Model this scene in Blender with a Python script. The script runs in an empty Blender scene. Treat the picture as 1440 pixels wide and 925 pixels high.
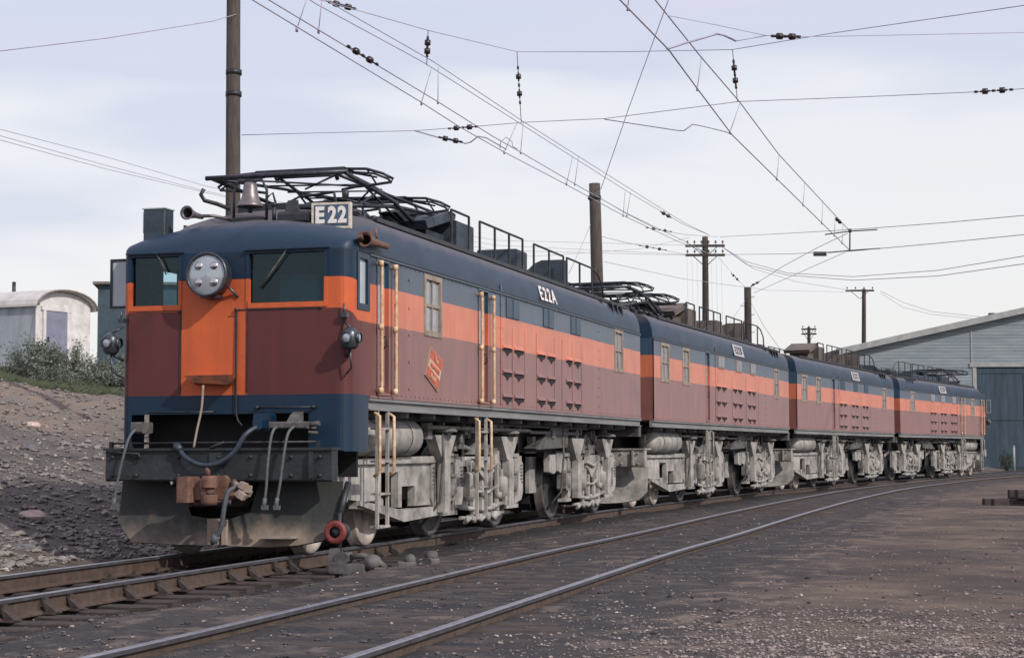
import bpy, math, random
import numpy as np
from mathutils import Vector, Matrix, noise
R = math.radians
random.seed(7)
SC = bpy.context.scene
COL = SC.collection

# ------------------------------------------------------------------ camera
CAM_H = 1.1945
cam = bpy.data.cameras.new('camera'); cam.sensor_width = 36.0; cam.lens = 62.13
cam.clip_start = 0.1; cam.clip_end = 6000
camo = bpy.data.objects.new('camera', cam); COL.objects.link(camo)
camo.location = (0, 0, CAM_H)
camo.matrix_world = Matrix.Translation((0, 0, CAM_H)) @ Matrix.Rotation(R(90) + 0.0690, 4, 'X') @ Matrix.Rotation(-0.00356, 4, 'Z')
SC.camera = camo

# ------------------------------------------------------------------ light
SUN = Vector((0.70, -0.71, 0.0)).normalized() * math.cos(R(36)) + Vector((0, 0, math.sin(R(36))))
world = bpy.data.worlds.new('World'); SC.world = world; world.use_nodes = True
nt = world.node_tree; nt.nodes.clear()
def N(nt, t, **k):
    n = nt.nodes.new(t)
    for a, v in k.items():
        if a in ('loc',): continue
        setattr(n, a, v)
    return n
L = nt.links.new
sky = N(nt, 'ShaderNodeTexSky', sky_type='NISHITA', sun_disc=False)
sky.sun_elevation = R(36); sky.sun_rotation = math.atan2(SUN.x, SUN.y); sky.air_density = 1.3; sky.dust_density = 2.5
tc = N(nt, 'ShaderNodeTexCoord')
mp = N(nt, 'ShaderNodeMapping'); mp.inputs['Scale'].default_value = (1.2, 1.2, 5.5); L(tc.outputs['Generated'], mp.inputs['Vector'])
n1 = N(nt, 'ShaderNodeTexNoise'); n1.inputs['Scale'].default_value = 3.1; n1.inputs['Detail'].default_value = 4; n1.inputs['Roughness'].default_value = .45
L(mp.outputs[0], n1.inputs['Vector'])
r1 = N(nt, 'ShaderNodeValToRGB'); r1.color_ramp.elements[0].position = .40; r1.color_ramp.elements[0].color = (5.2, 5.75, 7.75, 1)
r1.color_ramp.elements[1].position = .66; r1.color_ramp.elements[1].color = (7.2, 7.2, 8.3, 1); L(n1.outputs['Fac'], r1.inputs[0])
sep = N(nt, 'ShaderNodeSeparateXYZ'); L(tc.outputs['Generated'], sep.inputs[0])
# height bands of the cloud sheet: bright towards the horizon, lavender overhead
hb = N(nt, 'ShaderNodeMath', operation='MULTIPLY_ADD'); L(n1.outputs['Fac'], hb.inputs[0]); hb.inputs[1].default_value = .34; L(sep.outputs['Z'], hb.inputs[2])
r2 = N(nt, 'ShaderNodeValToRGB'); e = r2.color_ramp.elements
e[0].position = .20; e[0].color = (9.6, 9.3, 8.7, 1)
e[1].position = .49; e[1].color = (7.5, 6.7, 8.1, 1)
x = e.new(.31); x.color = (9.1, 9.1, 9.2, 1)
x = e.new(.362); x.color = (6.9, 7.2, 8.4, 1)
x = e.new(.42); x.color = (6.9, 7.0, 8.4, 1)
L(hb.outputs[0], r2.inputs[0])
mx = N(nt, 'ShaderNodeMixRGB'); mx.inputs[0].default_value = .8; L(r1.outputs[0], mx.inputs[1]); L(r2.outputs[0], mx.inputs[2])
mx2 = N(nt, 'ShaderNodeMixRGB'); mx2.inputs[0].default_value = .88; L(sky.outputs[0], mx2.inputs[1]); L(mx.outputs[0], mx2.inputs[2])
bg = N(nt, 'ShaderNodeBackground'); bg.inputs['Strength'].default_value = .1; L(mx2.outputs[0], bg.inputs['Color'])
wo = N(nt, 'ShaderNodeOutputWorld'); L(bg.outputs[0], wo.inputs[0])
sl = bpy.data.lights.new('sun', 'SUN'); sl.energy = 2.9; sl.angle = R(1.0); sl.color = (1.0, .92, .82)
so = bpy.data.objects.new('sun', sl); COL.objects.link(so); so.rotation_euler = SUN.to_track_quat('Z', 'Y').to_euler()
SC.view_settings.view_transform = 'Standard'; SC.view_settings.look = 'None'; SC.view_settings.gamma = 1
SC.view_settings.exposure = 0.12; SC.view_settings.use_curve_mapping = False
SC.cycles.max_bounces = 6

# ------------------------------------------------------------------ object helpers
def tag(o, label=None, cat=None, group=None, kind=None):
    if label: o['label'] = label
    if cat: o['category'] = cat
    if group: o['group'] = group
    if kind: o['kind'] = kind
    return o
def empty(name, loc=(0, 0, 0), rz=0.0):
    o = bpy.data.objects.new(name, None); COL.objects.link(o); o.location = loc; o.rotation_euler = (0, 0, rz); o.empty_display_size = .2
    return o
class MB:
    def __init__(s): s.v = []; s.f = []; s.sm = []; s.mi = []; s.m = 0
    def add(s, vs, fs, sm=False):
        b = len(s.v); s.v += [tuple(v) for v in vs]
        for f in fs: s.f.append([i + b for i in f]); s.sm.append(sm); s.mi.append(s.m)
        return s
    def box(s, a, b, rot=None, piv=None):
        x0, y0, z0 = [min(p, q) for p, q in zip(a, b)]; x1, y1, z1 = [max(p, q) for p, q in zip(a, b)]
        vs = [(x0,y0,z0),(x1,y0,z0),(x1,y1,z0),(x0,y1,z0),(x0,y0,z1),(x1,y0,z1),(x1,y1,z1),(x0,y1,z1)]
        if rot is not None:
            c = Vector(piv) if piv else Vector(((x0+x1)/2,(y0+y1)/2,(z0+z1)/2)); vs = [tuple(rot @ (Vector(v)-c) + c) for v in vs]
        return s.add(vs, [(0,3,2,1),(4,5,6,7),(0,1,5,4),(1,2,6,5),(2,3,7,6),(3,0,4,7)])
    def cb(s, c, d, rot=None):
        return s.box((c[0]-d[0]/2,c[1]-d[1]/2,c[2]-d[2]/2),(c[0]+d[0]/2,c[1]+d[1]/2,c[2]+d[2]/2), rot)
    def bev(s, a, b, r, ax=1):
        """box with its four long edges chamfered, long axis ax"""
        i, j = [k for k in range(3) if k != ax]
        lo = [min(p, q) for p, q in zip(a, b)]; hi = [max(p, q) for p, q in zip(a, b)]
        P = [(lo[i]+r, lo[j]),(hi[i]-r, lo[j]),(hi[i], lo[j]+r),(hi[i], hi[j]-r),(hi[i]-r, hi[j]),(lo[i]+r, hi[j]),(lo[i], hi[j]-r),(lo[i], lo[j]+r)]
        vs = []
        for w in (lo[ax], hi[ax]):
            for p in P:
                v = [0,0,0]; v[i] = p[0]; v[j] = p[1]; v[ax] = w; vs.append(v)
        fs = [[k, (k+1)%8, 8+(k+1)%8, 8+k] for k in range(8)] + [list(range(7,-1,-1)), list(range(8,16))]
        return s.add(vs, fs)
    def tube(s, pts, r, n=8, caps=True, closed=False):
        pts = [Vector(p) for p in pts]; m = len(pts); rr = r if isinstance(r, (list, tuple)) else [r]*m
        vs = []; up = None
        for k in range(m):
            if closed: d = pts[(k+1)%m] - pts[k-1]
            else: d = pts[min(k+1, m-1)] - pts[max(k-1, 0)]
            if d.length < 1e-9: d = Vector((0,0,1))
            d.normalize()
            if up is None: up = Vector((0,0,1)) if abs(d.z) < .9 else Vector((1,0,0))
            a = d.cross(up)
            if a.length < 1e-5: a = d.cross(Vector((1,0,0)) if abs(d.x) < .9 else Vector((0,1,0)))
            a.normalize(); b = a.cross(d); up = b
            for q in range(n):
                t = 2*math.pi*q/n; vs.append(pts[k] + a*math.cos(t)*rr[k] + b*math.sin(t)*rr[k])
        fs = []
        for k in range(m if closed else m-1):
            k2 = (k+1) % m
            for q in range(n): fs.append([k*n+q, k2*n+q, k2*n+(q+1)%n, k*n+(q+1)%n])
        s.add(vs, fs, True)
        if caps and not closed:
            b = len(s.v) - len(vs)
            s.f.append([b+q for q in range(n)]); s.sm.append(False); s.mi.append(s.m)
            s.f.append([b+(m-1)*n+q for q in range(n-1,-1,-1)]); s.sm.append(False); s.mi.append(s.m)
        return s
    def lathe(s, prof, o=(0,0,0), ax='Z', n=20, sm=True):
        """prof: (radius, height) pairs"""
        vs = []
        for r, h in prof:
            for q in range(n):
                t = 2*math.pi*q/n; c, d = r*math.cos(t), r*math.sin(t)
                p = {'Z': (c, d, h), 'X': (h, c, d), 'Y': (d, h, c)}[ax]; vs.append((p[0]+o[0], p[1]+o[1], p[2]+o[2]))
        fs = [[k*n+q, k*n+(q+1)%n, (k+1)*n+(q+1)%n, (k+1)*n+q] for k in range(len(prof)-1) for q in range(n)]
        return s.add(vs, fs, sm)
    def prism(s, poly, x0, x1):
        """poly in (y,z) extruded in x"""
        n = len(poly); vs = [(x0, p[0], p[1]) for p in poly] + [(x1, p[0], p[1]) for p in poly]
        fs = [[i, (i+1)%n, n+(i+1)%n, n+i] for i in range(n)] + [list(range(n-1,-1,-1)), list(range(n,2*n))]
        return s.add(vs, fs)
    def mesh(s, name):
        me = bpy.data.meshes.new(name); me.from_pydata(s.v, [], s.f); me.update()
        me.polygons.foreach_set('use_smooth', s.sm); me.polygons.foreach_set('material_index', s.mi)
        return me
CACHE = {}
def put(name, me, mat=None, parent=None, loc=None, rot=None):
    if mat is not None and not me.materials:
        for m in (mat if isinstance(mat, (list, tuple)) else [mat]): me.materials.append(m)
    o = bpy.data.objects.new(name, me); COL.objects.link(o)
    if parent: o.parent = parent
    if loc: o.location = loc
    if rot: o.rotation_euler = rot
    return o
def fixn(me):
    import bmesh
    bm = bmesh.new(); bm.from_mesh(me); bmesh.ops.recalc_face_normals(bm, faces=bm.faces); bm.to_mesh(me); bm.free()
def part(name, key, fn, mat, parent=None, loc=None, rot=None, split=False):
    if split:   # separate lumps become objects of their own
        mb = MB(); fn(mb); n = len(mb.v); g = list(range(n))
        def find(a):
            while g[a] != a: g[a] = g[g[a]]; a = g[a]
            return a
        for f in mb.f:
            for q in f[1:]: g[find(q)] = find(f[0])
        grp = {}
        for f, s_ in zip(mb.f, mb.sm): grp.setdefault(find(f[0]), []).append((f, s_))
        out = None
        for fl in grp.values():
            m2 = MB(); ids = {}
            for f, s_ in fl:
                for q in f:
                    if q not in ids: ids[q] = len(m2.v); m2.v.append(mb.v[q])
                m2.f.append([ids[q] for q in f]); m2.sm.append(s_); m2.mi.append(0)
            me = m2.mesh(name); fixn(me); o = put(name, me, mat, parent, loc, rot); out = out or o
        return out
    """fn(mb) fills a mesh; meshes with the same key are shared"""
    if key is None or key not in CACHE:
        mb = MB(); fn(mb); me = mb.mesh(name); fixn(me)
        if key: CACHE[key] = me
    else: me = CACHE[key]
    return put(name, me, mat, parent, loc, rot)
def textmesh(txt, size, bold=0.0, depth=.004):
    cu = bpy.data.curves.new('lettering', 'FONT'); cu.body = txt; cu.size = size; cu.align_x = 'CENTER'; cu.align_y = 'CENTER'
    cu.offset = bold; cu.space_character = 1.0 if len(txt) > 5 or len(txt) < 2 or txt[0] != 'E' else 1.3; cu.extrude = depth; cu.resolution_u = 3
    o = bpy.data.objects.new('lettering', cu); COL.objects.link(o)
    dg = bpy.context.evaluated_depsgraph_get(); me = bpy.data.meshes.new_from_object(o.evaluated_get(dg))
    bpy.data.objects.remove(o); bpy.data.curves.remove(cu); me.name = 'lettering'
    return me

# ------------------------------------------------------------------ materials
def mat(name, col, rough=.6, metal=0., var=.25, scale=6., bump=0., col2=None, spec=.5, coord='Object', stretch=None, detail=5):
    m = bpy.data.materials.new(name); m.use_nodes = True; t = m.node_tree; b = t.nodes['Principled BSDF']; l = t.links.new
    tcn = N(t, 'ShaderNodeTexCoord'); src = tcn.outputs[coord]
    if stretch:
        mpn = N(t, 'ShaderNodeMapping'); mpn.inputs['Scale'].default_value = stretch; l(src, mpn.inputs[0]); src = mpn.outputs[0]
    nz = N(t, 'ShaderNodeTexNoise'); nz.inputs['Scale'].default_value = scale; nz.inputs['Detail'].default_value = detail; nz.inputs['Roughness'].default_value = .62; l(src, nz.inputs['Vector'])
    cr = N(t, 'ShaderNodeValToRGB'); c2 = col2 or tuple(c*(1-var) for c in col); c1 = tuple(min(1, c*(1+var*.6)) for c in col) if not col2 else col
    cr.color_ramp.elements[0].position = .32; cr.color_ramp.elements[1].position = .68
    cr.color_ramp.elements[0].color = (*c2, 1); cr.color_ramp.elements[1].color = (*c1, 1)
    l(nz.outputs['Fac'], cr.inputs[0]); l(cr.outputs[0], b.inputs['Base Color'])
    b.inputs['Roughness'].default_value = rough; b.inputs['Metallic'].default_value = metal; b.inputs['Specular IOR Level'].default_value = spec
    if bump:
        bp = N(t, 'ShaderNodeBump'); bp.inputs['Strength'].default_value = bump; bp.inputs['Distance'].default_value = .02
        n2 = N(t, 'ShaderNodeTexNoise'); n2.inputs['Scale'].default_value = scale*5; n2.inputs['Detail'].default_value = 4; l(src, n2.inputs['Vector'])
        l(n2.outputs['Fac'], bp.inputs['Height']); l(bp.outputs[0], b.inputs['Normal'])
    return m
def mth(t, op, a, b=None, c=None, clamp=False):
    n = N(t, 'ShaderNodeMath', operation=op); n.use_clamp = clamp
    for i, v in enumerate((a, b, c)):
        if v is None: continue
        if isinstance(v, (int, float)): n.inputs[i].default_value = v
        else: t.links.new(v, n.inputs[i])
    return n.outputs[0]
def mixc(t, f, a, b):
    n = N(t, 'ShaderNodeMixRGB')
    for i, v in enumerate((f, a, b)):
        if isinstance(v, (int, float)): n.inputs[i].default_value = v
        elif isinstance(v, tuple): n.inputs[i].default_value = (*v, 1)
        else: t.links.new(v, n.inputs[i])
    return n.outputs[0]
ORANGE = (.62, .125, .040); MAROON = (.115, .030, .030); BLUE = (.005, .027, .060)
def livery(name, cab, dust_sheen):
    """orange, maroon and blue bands; weathering in vertical streaks; dusty flanks with sun sheen painted in"""
    m = bpy.data.materials.new(name); m.use_nodes = True; t = m.node_tree; b = t.nodes['Principled BSDF']; l = t.links.new
    tcn = N(t, 'ShaderNodeTexCoord'); s = N(t, 'ShaderNodeSeparateXYZ'); l(tcn.outputs['Object'], s.inputs[0]); X, Y, Z = s.outputs
    nz = N(t, 'ShaderNodeTexNoise'); nz.inputs['Scale'].default_value = 2.2; nz.inputs['Detail'].default_value = 6; l(tcn.outputs['Object'], nz.inputs['Vector'])
    mp_ = N(t, 'ShaderNodeMapping'); mp_.inputs['Scale'].default_value = (5, 5, .35); l(tcn.outputs['Object'], mp_.inputs[0])
    st = N(t, 'ShaderNodeTexNoise'); st.inputs['Scale'].default_value = 1.6; st.inputs['Detail'].default_value = 6; st.inputs['Roughness'].default_value = .6; l(mp_.outputs[0], st.inputs['Vector'])
    zz = mth(t, 'ADD', Z, mth(t, 'MULTIPLY', mth(t, 'SUBTRACT', nz.outputs['Fac'], .5), .012))
    front = mth(t, 'MULTIPLY_ADD', Y, -3.6, .62, clamp=True) if cab else None
    om = mth(t, 'MULTIPLY_ADD', front, .135, 2.72) if cab else 2.72
    bo = mth(t, 'MULTIPLY_ADD', front, .035, 3.18) if cab else 3.18
    is_o = mth(t, 'GREATER_THAN', zz, om); is_b = mth(t, 'GREATER_THAN', zz, bo); is_s = mth(t, 'LESS_THAN', zz, 1.86 if cab else 1.0)
    if cab:  # the orange door panel in the middle of the nose
        dx = mth(t, 'ABSOLUTE', mth(t, 'ADD', X, .175)); door = mth(t, 'MULTIPLY', mth(t, 'LESS_THAN', dx, .425), mth(t, 'LESS_THAN', Y, -.06))
        is_o = mth(t, 'MAXIMUM', is_o, door)
    col = mixc(t, is_o, MAROON, ORANGE); col = mixc(t, is_b, col, BLUE); col = mixc(t, is_s, col, BLUE)
    # dusty chalking; the veil paints sun sheen into the flank colour
    side = mth(t, 'MULTIPLY_ADD', Y, .55, -.03, clamp=True) if cab else 1.0
    d = mth(t, 'MULTIPLY_ADD', st.outputs['Fac'], 2.0, -.7, clamp=True)
    lo = mth(t, 'MULTIPLY_ADD', mth(t, 'SUBTRACT', 3.0, Z), .22, .72, clamp=True)
    aft = mth(t, 'MULTIPLY_ADD', Y, .06, .80, clamp=True) if cab else 1.0
    veil = mth(t, 'MULTIPLY', mth(t, 'MULTIPLY', side, aft), dust_sheen*.62)
    dd = mth(t, 'ADD', mth(t, 'MULTIPLY', mth(t, 'MULTIPLY', d, lo), mth(t, 'MULTIPLY_ADD', side, dust_sheen*.9, .03)), veil)
    tgt = mixc(t, is_b, mixc(t, is_o, (.275, .108, .090), (.64, .195, .10)), (.040, .092, .150))
    tgt = mixc(t, is_s, tgt, (.040, .092, .150))
    col = mixc(t, dd, col, tgt)
    # pale rain streaks below the windows, chips and rust spots
    m4 = N(t, 'ShaderNodeMapping'); m4.inputs['Scale'].default_value = (9, 9, .22); l(tcn.outputs['Object'], m4.inputs[0])
    s4 = N(t, 'ShaderNodeTexNoise'); s4.inputs['Scale'].default_value = 1.1; s4.inputs['Detail'].default_value = 3; l(m4.outputs[0], s4.inputs['Vector'])
    col = mixc(t, mth(t, 'MULTIPLY', mth(t, 'MULTIPLY_ADD', s4.outputs['Fac'], 6.0, -3.7, clamp=True), mth(t, 'MULTIPLY', side, .17)), col, (.48, .42, .40))
    n5 = N(t, 'ShaderNodeTexNoise'); n5.inputs['Scale'].default_value = 16; n5.inputs['Detail'].default_value = 4; n5.inputs['Roughness'].default_value = .7; l(tcn.outputs['Object'], n5.inputs['Vector'])
    col = mixc(t, mth(t, 'MULTIPLY', mth(t, 'MULTIPLY_ADD', n5.outputs['Fac'], 22.0, -14.6, clamp=True), .6), col, (.05, .028, .022))
    # grime, mostly fine vertical runs
    g = mth(t, 'MULTIPLY_ADD', mth(t, 'MULTIPLY', st.outputs['Fac'], nz.outputs['Fac']), -2.0, .72, clamp=True)
    col = mixc(t, mth(t, 'MULTIPLY', g, .55), col, (.028, .022, .02))
    l(col, b.inputs['Base Color']); b.inputs['Specular IOR Level'].default_value = .35; b.inputs['Sheen Weight'].default_value = 0; l(mth(t, 'MULTIPLY', side, .38), b.inputs['Sheen Weight']); b.inputs['Sheen Roughness'].default_value = .5
    l(mth(t, 'MULTIPLY_ADD', st.outputs['Fac'], .35, .30), b.inputs['Roughness'])
    # plates: very shallow waviness
    bp = N(t, 'ShaderNodeBump'); bp.inputs['Strength'].default_value = .25; bp.inputs['Distance'].default_value = .03
    n3 = N(t, 'ShaderNodeTexNoise'); n3.inputs['Scale'].default_value = 1.3; n3.inputs['Detail'].default_value = 3; l(tcn.outputs['Object'], n3.inputs['Vector'])
    l(n3.outputs['Fac'], bp.inputs['Height']); l(bp.outputs[0], b.inputs['Normal'])
    return m
M = {}
M['liveryA'] = livery('painted_steel_cab', True, .74); M['liveryB'] = livery('painted_steel', False, .82)
def roofmat():
    m = mat('roof_blue', (.023, .050, .086), .5, scale=2.2, bump=.12, col2=(.010, .027, .053), stretch=(1, .5, 1)); t = m.node_tree; b = t.nodes['Principled BSDF']; l = t.links.new
    src = b.inputs['Base Color'].links[0].from_socket; tcn = N(t, 'ShaderNodeTexCoord'); s = N(t, 'ShaderNodeSeparateXYZ'); l(tcn.outputs['Object'], s.inputs[0])
    nz = N(t, 'ShaderNodeTexNoise'); nz.inputs['Scale'].default_value = 3.5; nz.inputs['Detail'].default_value = 6; l(tcn.outputs['Object'], nz.inputs['Vector'])
    # soot and brake dust settle on the crown; the cab brow is mixed darker
    f = mth(t, 'MULTIPLY_ADD', mth(t, 'ADD', s.outputs[2], mth(t, 'MULTIPLY', nz.outputs['Fac'], .18)), 5.5, -21.6, clamp=True)
    brow = mth(t, 'MULTIPLY_ADD', s.outputs[1], -1.2, 1.0, clamp=True)
    c = mixc(t, mth(t, 'MULTIPLY', brow, .85), src, (.005, .028, .062)); c = mixc(t, mth(t, 'MULTIPLY', f, .75), c, (.115, .10, .10)); l(c, b.inputs['Base Color']); return m
M['roof'] = roofmat()
M['blue'] = mat('blue_paint', BLUE, .4, var=.4, scale=4)
M['orange'] = mat('orange_paint', ORANGE, .45, var=.15, scale=3)
M['maroon'] = mat('maroon_paint', MAROON, .45, var=.25, scale=3)
M['grey'] = mat('dusty_grey_running_gear', (.47, .455, .435), .75, var=.3, scale=3.2, bump=.35, col2=(.17, .165, .158), detail=8)
M['greyd'] = mat('grimy_underframe', (.15, .145, .14), .7, var=.4, scale=5, bump=.3, col2=(.04, .04, .042))
M['greym'] = mat('dark_grey_fittings', (.27, .26, .25), .6, scale=6, bump=.3, col2=(.09, .088, .085), detail=6)  # darker than the frames, to set the fittings apart
M['tan'] = mat('dusty_tan_steel', (.36, .30, .25), .75, var=.3, scale=4, col2=(.20, .16, .135))
M['black'] = mat('black_grime_and_shade', (.014, .014, .016), .7, var=.4, scale=5)  # grime; also the shade painted into louvres and the nose recess
M['dkiron'] = mat('dark_iron', (.035, .04, .048), .5, .3, var=.5, scale=7)
M['panto'] = mat('pantograph_steel', (.04, .048, .06), .42, .45, var=.5, scale=9)
M['cream'] = mat('cream_handrail_paint', (.72, .56, .38), .5, var=.3, scale=14, col2=(.45, .26, .14))
M['glass'] = None
M['pane'] = mat('dusty_side_pane', (.31, .335, .37), .18, var=.25, scale=8)
M['rail'] = mat('rail_steel', (.27, .29, .33), .4, .5, var=.35, scale=8)
M['rustiron'] = mat('rusty_plate_iron', (.07, .052, .045), .85, var=.4, scale=12, bump=.4, col2=(.028, .024, .023), coord='Object')
M['railhead'] = mat('worn_rail_head_side', (.105, .11, .13), .45, .4, var=.5, scale=6, col2=(.06, .052, .055))
M['railside'] = mat('rusty_rail_web', (.085, .058, .046), .85, var=.4, scale=10, bump=.3)
M['tie'] = mat('weathered_sleeper', (.085, .068, .062), .9, var=.5, scale=5, bump=.6, col2=(.028, .024, .024), stretch=(1, 8, 8))
M['pole'] = mat('weathered_pole_wood', (.115, .098, .088), .9, var=.45, scale=5, bump=.7, col2=(.055, .047, .043), stretch=(6, 6, .5))
M['poled'] = mat('tarred_pole_wood', (.055, .048, .045), .9, var=.4, scale=5, bump=.6, stretch=(6, 6, .5))
M['wire'] = mat('catenary_wire', (.42, .41, .5), .6, .3, var=.2, scale=2)
M['ins'] = mat('dark_porcelain', (.03, .02, .022), .3, var=.3, scale=20)
M['white'] = mat('white_lettering', (.78, .76, .72), .6, var=.15, scale=20)
M['bell'] = mat('weathered_bronze', (.27, .225, .225), .42, .5, var=.3, scale=8, col2=(.14, .14, .15))
M['chrome'] = mat('dull_chrome', (.6, .6, .62), .15, 1, var=.1)
M['rust'] = mat('rusty_iron', (.20, .115, .085), .85, var=.4, scale=9, bump=.4, col2=(.11, .055, .04))
M['red'] = mat('faded_red_paint', (.20, .040, .033), .6, var=.35, scale=14)
M['hose'] = mat('dusty_hose', (.10, .115, .13), .65, var=.3, scale=20)
M['interior'] = mat('cab_interior_paint', (.045, .125, .16), .6, var=.2, scale=3)
M['boxblue'] = mat('hood_blue', (.036, .055, .075), .55, var=.4, scale=4, bump=.2)
M['boxtan'] = mat('hood_brown_grey', (.125, .105, .09), .7, var=.35, scale=4, bump=.2)
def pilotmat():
    m = mat('dusty_pilot_plate_with_shade', (.26, .21, .165), .75, scale=3.2, bump=.3, col2=(.09, .08, .068), stretch=(1, 1, .8)); t = m.node_tree; b = t.nodes['Principled BSDF']; l = t.links.new
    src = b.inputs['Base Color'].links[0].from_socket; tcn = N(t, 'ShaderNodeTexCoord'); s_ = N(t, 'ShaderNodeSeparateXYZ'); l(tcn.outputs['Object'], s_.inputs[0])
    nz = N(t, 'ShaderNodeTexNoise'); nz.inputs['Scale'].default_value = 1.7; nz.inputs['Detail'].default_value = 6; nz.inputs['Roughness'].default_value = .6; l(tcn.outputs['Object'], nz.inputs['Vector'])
    # dusty tan at the foot; above it the beam's shade is painted dark
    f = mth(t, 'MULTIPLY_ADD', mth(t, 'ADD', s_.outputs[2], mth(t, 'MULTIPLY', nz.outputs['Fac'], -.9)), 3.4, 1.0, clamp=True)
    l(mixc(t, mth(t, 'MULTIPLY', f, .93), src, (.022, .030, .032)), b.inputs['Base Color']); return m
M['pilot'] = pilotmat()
M['beam'] = mat('dark_buffer_beam', (.030, .040, .046), .6, var=.5, scale=4, bump=.3, col2=(.012, .018, .022))
def glassmat():
    m = bpy.data.materials.new('cab_glass'); m.use_nodes = True; t = m.node_tree; t.nodes.clear(); l = t.links.new
    tr = N(t, 'ShaderNodeBsdfTransparent'); tr.inputs[0].default_value = (.66, .82, .86, 1)
    gl = N(t, 'ShaderNodeBsdfGlossy'); gl.inputs['Roughness'].default_value = .04; gl.inputs[0].default_value = (.45, .55, .6, 1)
    df = N(t, 'ShaderNodeBsdfDiffuse'); df.inputs[0].default_value = (.35, .36, .36, 1)
    fr = N(t, 'ShaderNodeFresnel'); fr.inputs[0].default_value = 1.5
    nz = N(t, 'ShaderNodeTexNoise'); nz.inputs['Scale'].default_value = 3; nz.inputs['Detail'].default_value = 5
    tcn = N(t, 'ShaderNodeTexCoord'); l(tcn.outputs['Object'], nz.inputs['Vector'])
    a = N(t, 'ShaderNodeMixShader'); l(mth(t, 'MULTIPLY', nz.outputs['Fac'], .012), a.inputs[0]); l(tr.outputs[0], a.inputs[1]); l(df.outputs[0], a.inputs[2])
    b = N(t, 'ShaderNodeMixShader'); l(fr.outputs[0], b.inputs[0]); l(a.outputs[0], b.inputs[1]); l(gl.outputs[0], b.inputs[2])
    o = N(t, 'ShaderNodeOutputMaterial'); l(b.outputs[0], o.inputs[0]); return m
M['glass'] = glassmat()

# ------------------------------------------------------------------ track geometry
PITCH = 17.07; GAP = 1.177; LB = PITCH - GAP
HEAD = [.28209, .33123, .39234, .46441]
UC = []
c = np.array([-3.30018, 20.75662])
for i in range(4):
    d = np.array([math.sin(HEAD[i]), math.cos(HEAD[i])]); UC.append((c.copy(), d, np.array([d[1], -d[0]])))
    e_ = c + d*LB
    if i < 3: hm = (HEAD[i]+HEAD[i+1])/2; c = e_ + GAP*np.array([math.sin(hm), math.cos(hm)])
    else: END = e_
def catmull(P, step=.5):
    P = [np.array(p, float) for p in P]; P = [2*P[0]-P[1]] + P + [2*P[-1]-P[-2]]; out = []
    for i in range(1, len(P)-2):
        n = max(2, int(np.linalg.norm(P[i+1]-P[i])/step))
        for k in range(n):
            t = k/n; a, b, c_, d_ = P[i-1], P[i], P[i+1], P[i+2]
            out.append(.5*((2*b)+(-a+c_)*t+(2*a-5*b+4*c_-d_)*t*t+(-a+3*b-3*c_+d_)*t**3))
    out.append(P[-2]); return np.array(out)
T1 = catmull([(-8.3, 0.0), (-6.35, 8.6), (-4.75, 15.4)] + [tuple(UC[i][0]+UC[i][1]*q) for i in range(4) for q in (1, 8.5, 15)] + [(27.0, 95.0), (32.5, 104.5)])
T2 = catmull([(-4.9, 0), (-3.3, 5.2), (-1.8, 10.25), (-.52, 15.0), (1.15, 21.2), (2.6, 26.1), (5.0, 34.6), (7.9, 44.3), (11.4, 55), (14.7, 63.5), (18.4, 72.5), (22.4, 80.8), (30.2, 96.5), (34.5, 104.5)])
def offset(P, d):
    T = np.gradient(P, axis=0); T /= np.linalg.norm(T, axis=1)[:, None]
    return P + np.stack([T[:,1], -T[:,0]], 1)*d
def sdist(P, X, Y):
    """signed distance to a polyline, + on its right"""
    best = np.full(X.shape, 1e9); sg = np.zeros(X.shape); al = np.zeros(X.shape); s0 = 0
    for k in range(0, len(P)-1):
        a, b = P[k], P[k+1]; d = b-a; Ls = np.hypot(*d)
        t = np.clip(((X-a[0])*d[0]+(Y-a[1])*d[1])/(Ls*Ls), 0, 1); dx = X-a[0]-d[0]*t; dy = Y-a[1]-d[1]*t; q = np.hypot(dx, dy)
        m = q < best; best = np.where(m, q, best); sg = np.where(m, np.sign(dx*d[1]-dy*d[0]), sg); al = np.where(m, s0+t*Ls, al); s0 += Ls
    return best*np.where(sg == 0, 1, sg), al
T1c = T1[::3]; T2c = T2[::3]
def vnoise(X, Y, s, seed=0):
    """smooth value noise, vectorised"""
    rs = np.random.RandomState(seed); G = rs.rand(256, 256)
    x = X*s; y = Y*s; xi = np.floor(x).astype(int); yi = np.floor(y).astype(int); fx = x-xi; fy = y-yi
    fx = fx*fx*(3-2*fx); fy = fy*fy*(3-2*fy)
    g = lambda a, b: G[a % 256, b % 256]
    return (g(xi,yi)*(1-fx)+g(xi+1,yi)*fx)*(1-fy)+(g(xi,yi+1)*(1-fx)+g(xi+1,yi+1)*fx)*fy - .5
def ss(x, a, b):
    t = np.clip((x-a)/(b-a), 0, 1); return t*t*(3-2*t)
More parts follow.
